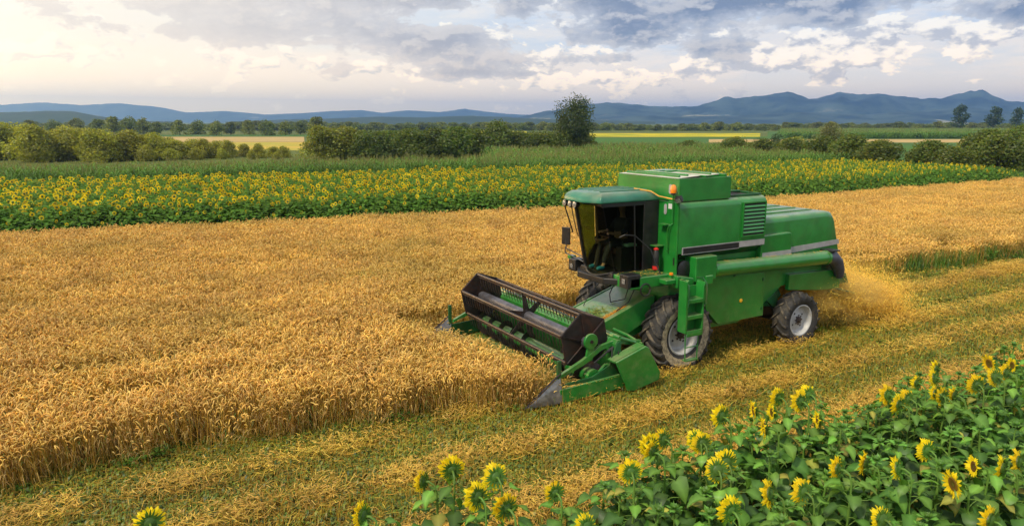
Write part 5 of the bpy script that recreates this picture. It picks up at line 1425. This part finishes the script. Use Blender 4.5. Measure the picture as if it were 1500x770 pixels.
def loose_crop():
    """broken ears and straw lying on the feeder house, and the chaff blown out at the back"""
    rng = random.Random(31); mb = MB()
    def bit(p, L, w, c, flat=.3):
        a = rng.uniform(0, 6.28); d = Vector((math.cos(a), math.sin(a), rng.uniform(-flat, flat))); strip(mb, [Vector(p), Vector(p) + d * L], [w, w * .7], Vector((-d.y, d.x, rng.uniform(-.5, .5))), c)
    ox, oy = 10.69, 12.5
    for _ in range(6500):      # along the lower edge of the feeder roof and down its near side
        if rng.random() < .6:
            t = rng.random(); x = -1.86 + rng.gauss(0, .075) * (1 + .3 * math.sin(t * 9)); y = .54 - 1.22 * t; h = rng.uniform(.0, .11) * math.exp(-((x + 1.86) / .1) ** 2)
        else:
            t = rng.random(); x = -1.90 + .95 * t; y = -.62 + rng.gauss(0, .05); h = rng.uniform(0, .04)
        z = 1.045 + (x + 2.06) * .324 + h
        bit((ox + x, oy + y, z), rng.uniform(.02, .09), .005, vary(rng, (0.55, 0.27, 0.035), .35), .15)
    for _ in range(170):
        x = rng.gauss(-1.45, .14); y = rng.gauss(-.15, .16); bit((ox + x, oy + y, 1.045 + (x + 2.06) * .324 + .012), rng.uniform(.05, .13), .010, vary(rng, (0.22, 0.26, 0.06), .3), .1)
    for _ in range(420):       # bits caught on ledges of the machine
        q = rng.random()
        if q < .3: p_ = (rng.uniform(-1.3, -.4), rng.uniform(-1.15, -.66), 2.205)
        elif q < .5: p_ = (rng.uniform(.9, 4.6), -1.235 + rng.gauss(0, .035), 2.345 - .0246 * (0) )
        elif q < .75: p_ = (rng.uniform(-2.12, -2.0), rng.uniform(-1.7, 3.0), 1.225)
        else: p_ = (rng.uniform(-3.4, -2.1), -1.80 + rng.gauss(0, .015), .425)
        if .3 <= q < .5: p_ = (p_[0], p_[1], 2.17 + .172 - (p_[0] - .80) * .0246)
        bit((ox + p_[0], oy + p_[1], p_[2]), rng.uniform(.02, .10), .004, vary(rng, (0.60, 0.38, 0.07), .35), .1)
    tag(mb.build('loose_straw', 'straw', fix=False, smooth=0), 'chopped orange straw lying on the green feeder house', 'straw', kind='stuff')

    mb = MB()
    for _ in range(300000):
        t = rng.random() ** .7                   # along the plume, from the sieves back and down to the ground
        x = 3.9 + 4.9 * t; spread = .25 + .45 * t
        y = rng.gauss(-.15, .55 * (.7 + .5 * t))
        z = .95 - .25 * t - .80 * max(0, t - .45) + rng.gauss(0, spread * .62)
        if z < .04: z = rng.uniform(.02, .3)
        k = .55 + .45 * vn(x * 1.3, z * 1.6 + y, 1.2, 70)
        if rng.random() > .35 + .65 * k: continue
        bit((ox + x, oy + y, z), rng.uniform(.008, .045) if rng.random() < .93 else rng.uniform(.06, .2), rng.uniform(.002, .005), vary(rng, (0.86, 0.58, 0.085), .3), .9)
    tag(mb.build('flying_chaff', 'straw', fix=False, smooth=0), 'cloud of golden chaff and straw blown out behind the harvester', 'chaff', kind='stuff')
    # the dust that hangs in the chaff
    m = bpy.data.materials.new('chaff_dust'); m.use_nodes = True; m.node_tree.nodes.clear(); MATS['chaff_dust'] = m
    w = NT(m.node_tree); out = w.n('ShaderNodeOutputMaterial')
    co = w.n('ShaderNodeTexCoord').outputs['Object']
    sep = w.n('ShaderNodeSeparateXYZ', {0: co})
    n = w.noise(co, 1.9, 5.0, 0.62)
    r = w.n('ShaderNodeVectorMath', {0: co}, operation='LENGTH').outputs['Value']
    fall = w.ramp(r, 1.0, 0.25)
    dens = w.m('MULTIPLY', w.m('MULTIPLY', w.ramp(n, 0.38, 0.66), fall), DUST)
    v = w.n('ShaderNodeVolumePrincipled', {'Color': (1.0, 0.76, 0.28, 1), 'Density': dens, 'Anisotropy': 0.3})
    w.t.links.new(v.outputs[0], out.inputs['Volume'])
    mb = MB(); n_ = 20
    mb.lathe([(max(.001, math.sin(PI * k / 12)), -math.cos(PI * k / 12)) for k in range(13)], (0, 0, 0), 'z', n_)
    o = mb.build('chaff_dust', m, smooth=180); o.location = (ox + 6.1, oy - .15, .78); o.scale = (3.0, 1.7, .95); o.rotation_euler = (0, R(8), 0)
    tag(o, 'thin dust hanging in the chaff behind the harvester', 'dust', kind='stuff')


DUST = 4.5


def skinned(name, pts, links, mat, parent=None, sub=2, root_i=0):
    """one continuous body surface grown round a skeleton of joints (x, y, z, radius)"""
    me = bpy.data.meshes.new(name); me.from_pydata([p[:3] for p in pts], links, [])
    o = bpy.data.objects.new(name, me); col.objects.link(o)
    sk = o.modifiers.new('skin', 'SKIN'); sk.use_smooth_shade = True
    lay = me.skin_vertices[0].data if me.skin_vertices else None
    if lay is None:
        import bmesh
        bm = bmesh.new(); bm.from_mesh(me); bm.verts.layers.skin.verify(); bm.to_mesh(me); bm.free(); lay = me.skin_vertices[0].data
    for i, p in enumerate(pts): lay[i].radius = (p[3], p[3]); lay[i].use_root = i == root_i
    o.modifiers.new('sub', 'SUBSURF').levels = sub; o.modifiers['sub'].render_levels = sub
    me.materials.append(MATS[mat])
    if parent: o.parent = parent
    return o


def driver():
    ox, oy = 10.69 - .74, 12.5 - .06
    root = tag(empty('person', (ox, oy, 2.20)), 'seated driver in dark clothes and blue shoes at the steering wheel in the cab', 'person')
    J = [(0, 0, .56, .13), (.02, 0, .75, .14), (.03, 0, .98, .155), (.03, 0, 1.10, .06), (.02, 0, 1.20, .055), (.0, 0, 1.30, .085), (-.01, 0, 1.40, .085)]
    L = [(0, 1), (1, 2), (2, 3), (3, 4), (4, 5), (5, 6)]
    for sy in (-1, 1):
        n = len(J); J += [(.03, sy * .19, 1.02, .065), (-.12, sy * .25, .80, .048), (-.34, sy * .18, .78, .034), (-.42, sy * .16, .79, .036)]
        L += [(2, n), (n, n + 1), (n + 1, n + 2), (n + 2, n + 3)]
        for f in range(4):                         # fingers curled over the wheel rim
            m = len(J); yy = sy * (.16 + (f - 1.5) * .018)
            J += [(-.47, yy, .81, .010), (-.50 + .004 * f, yy, .79, .009), (-.49, yy, .765, .008)]; L += [(n + 3, m), (m, m + 1), (m + 1, m + 2)]
        m = len(J); J += [(-.44, sy * .115, .80, .011), (-.48, sy * .10, .79, .009)]; L += [(n + 3, m), (m, m + 1)]
        n = len(J); J += [(-.08, sy * .10, .52, .095), (-.42, sy * .14, .56, .068), (-.52, sy * .13, .30, .052), (-.58, sy * .13, .09, .040), (-.66, sy * .135, .055, .036)]
        L += [(0, n), (n, n + 1), (n + 1, n + 2), (n + 2, n + 3), (n + 3, n + 4)]
    skinned('body', J, L, 'skin', root)
    # face: nose, eyes, mouth, ears; hair as a cap
    q = MB(); q.tube([(-.085, 0, 1.385), (-.118, 0, 1.345), (-.085, 0, 1.335)], [.008, .016, .008], 6)
    for sy in (-1, 1): q.tube([(-.0, sy * .084, 1.33), (.005, sy * .098, 1.36), (.012, sy * .088, 1.385)], [.010, .015, .010], 6)
    q.build('facial_features', 'skin', root, smooth=180)
    for sy in (-1, 1): q = MB(); q.lathe([(.001, -.010), (.009, -.006), (.009, .006), (.001, .010)], (-.083, sy * .032, 1.375), 'y', 8); q.build('eye', 'hair', root)
    q = MB(); q.tube([(-.086, -.024, 1.305), (-.092, 0, 1.303), (-.086, .024, 1.305)], .005, 5); q.build('mouth', 'seat_fabric', root)
    q = MB(); q.lathe([(.098, 1.375), (.104, 1.41), (.094, 1.455), (.062, 1.485), (.003, 1.497)], (.008, 0, 0), 'z', 16); q.build('hair', 'hair', root, smooth=180)
    skinned('shirt', [(0, 0, .60, .145), (.02, 0, .78, .155), (.03, 0, .97, .168), (.03, 0, 1.10, .075)] + [p for sy in (-1, 1) for p in ((.03, sy * .195, 1.02, .078), (-.11, sy * .25, .81, .060), (-.22, sy * .215, .79, .052))],
            [(0, 1), (1, 2), (2, 3), (2, 4), (4, 5), (5, 6), (2, 7), (7, 8), (8, 9)], 'dark_cloth', root)
    skinned('trousers', [(0, 0, .56, .140)] + [p for sy in (-1, 1) for p in ((-.08, sy * .10, .52, .105), (-.42, sy * .14, .56, .080), (-.52, sy * .13, .30, .066), (-.57, sy * .13, .13, .058))],
            [(0, 1), (1, 2), (2, 3), (3, 4), (0, 5), (5, 6), (6, 7), (7, 8)], 'dark_denim', root)
    for sy in (-1, 1): skinned('shoe', [(-.55, sy * .13, .06, .050), (-.66, sy * .135, .052, .050), (-.76, sy * .14, .040, .040)], [(0, 1), (1, 2)], 'shoe_blue', root)


combine(); driver()
print('wheat', wheat()); print('stubble', stubble())
weeds(); sunflower_field(); corn(); trees(); sunflowers(); loose_crop()
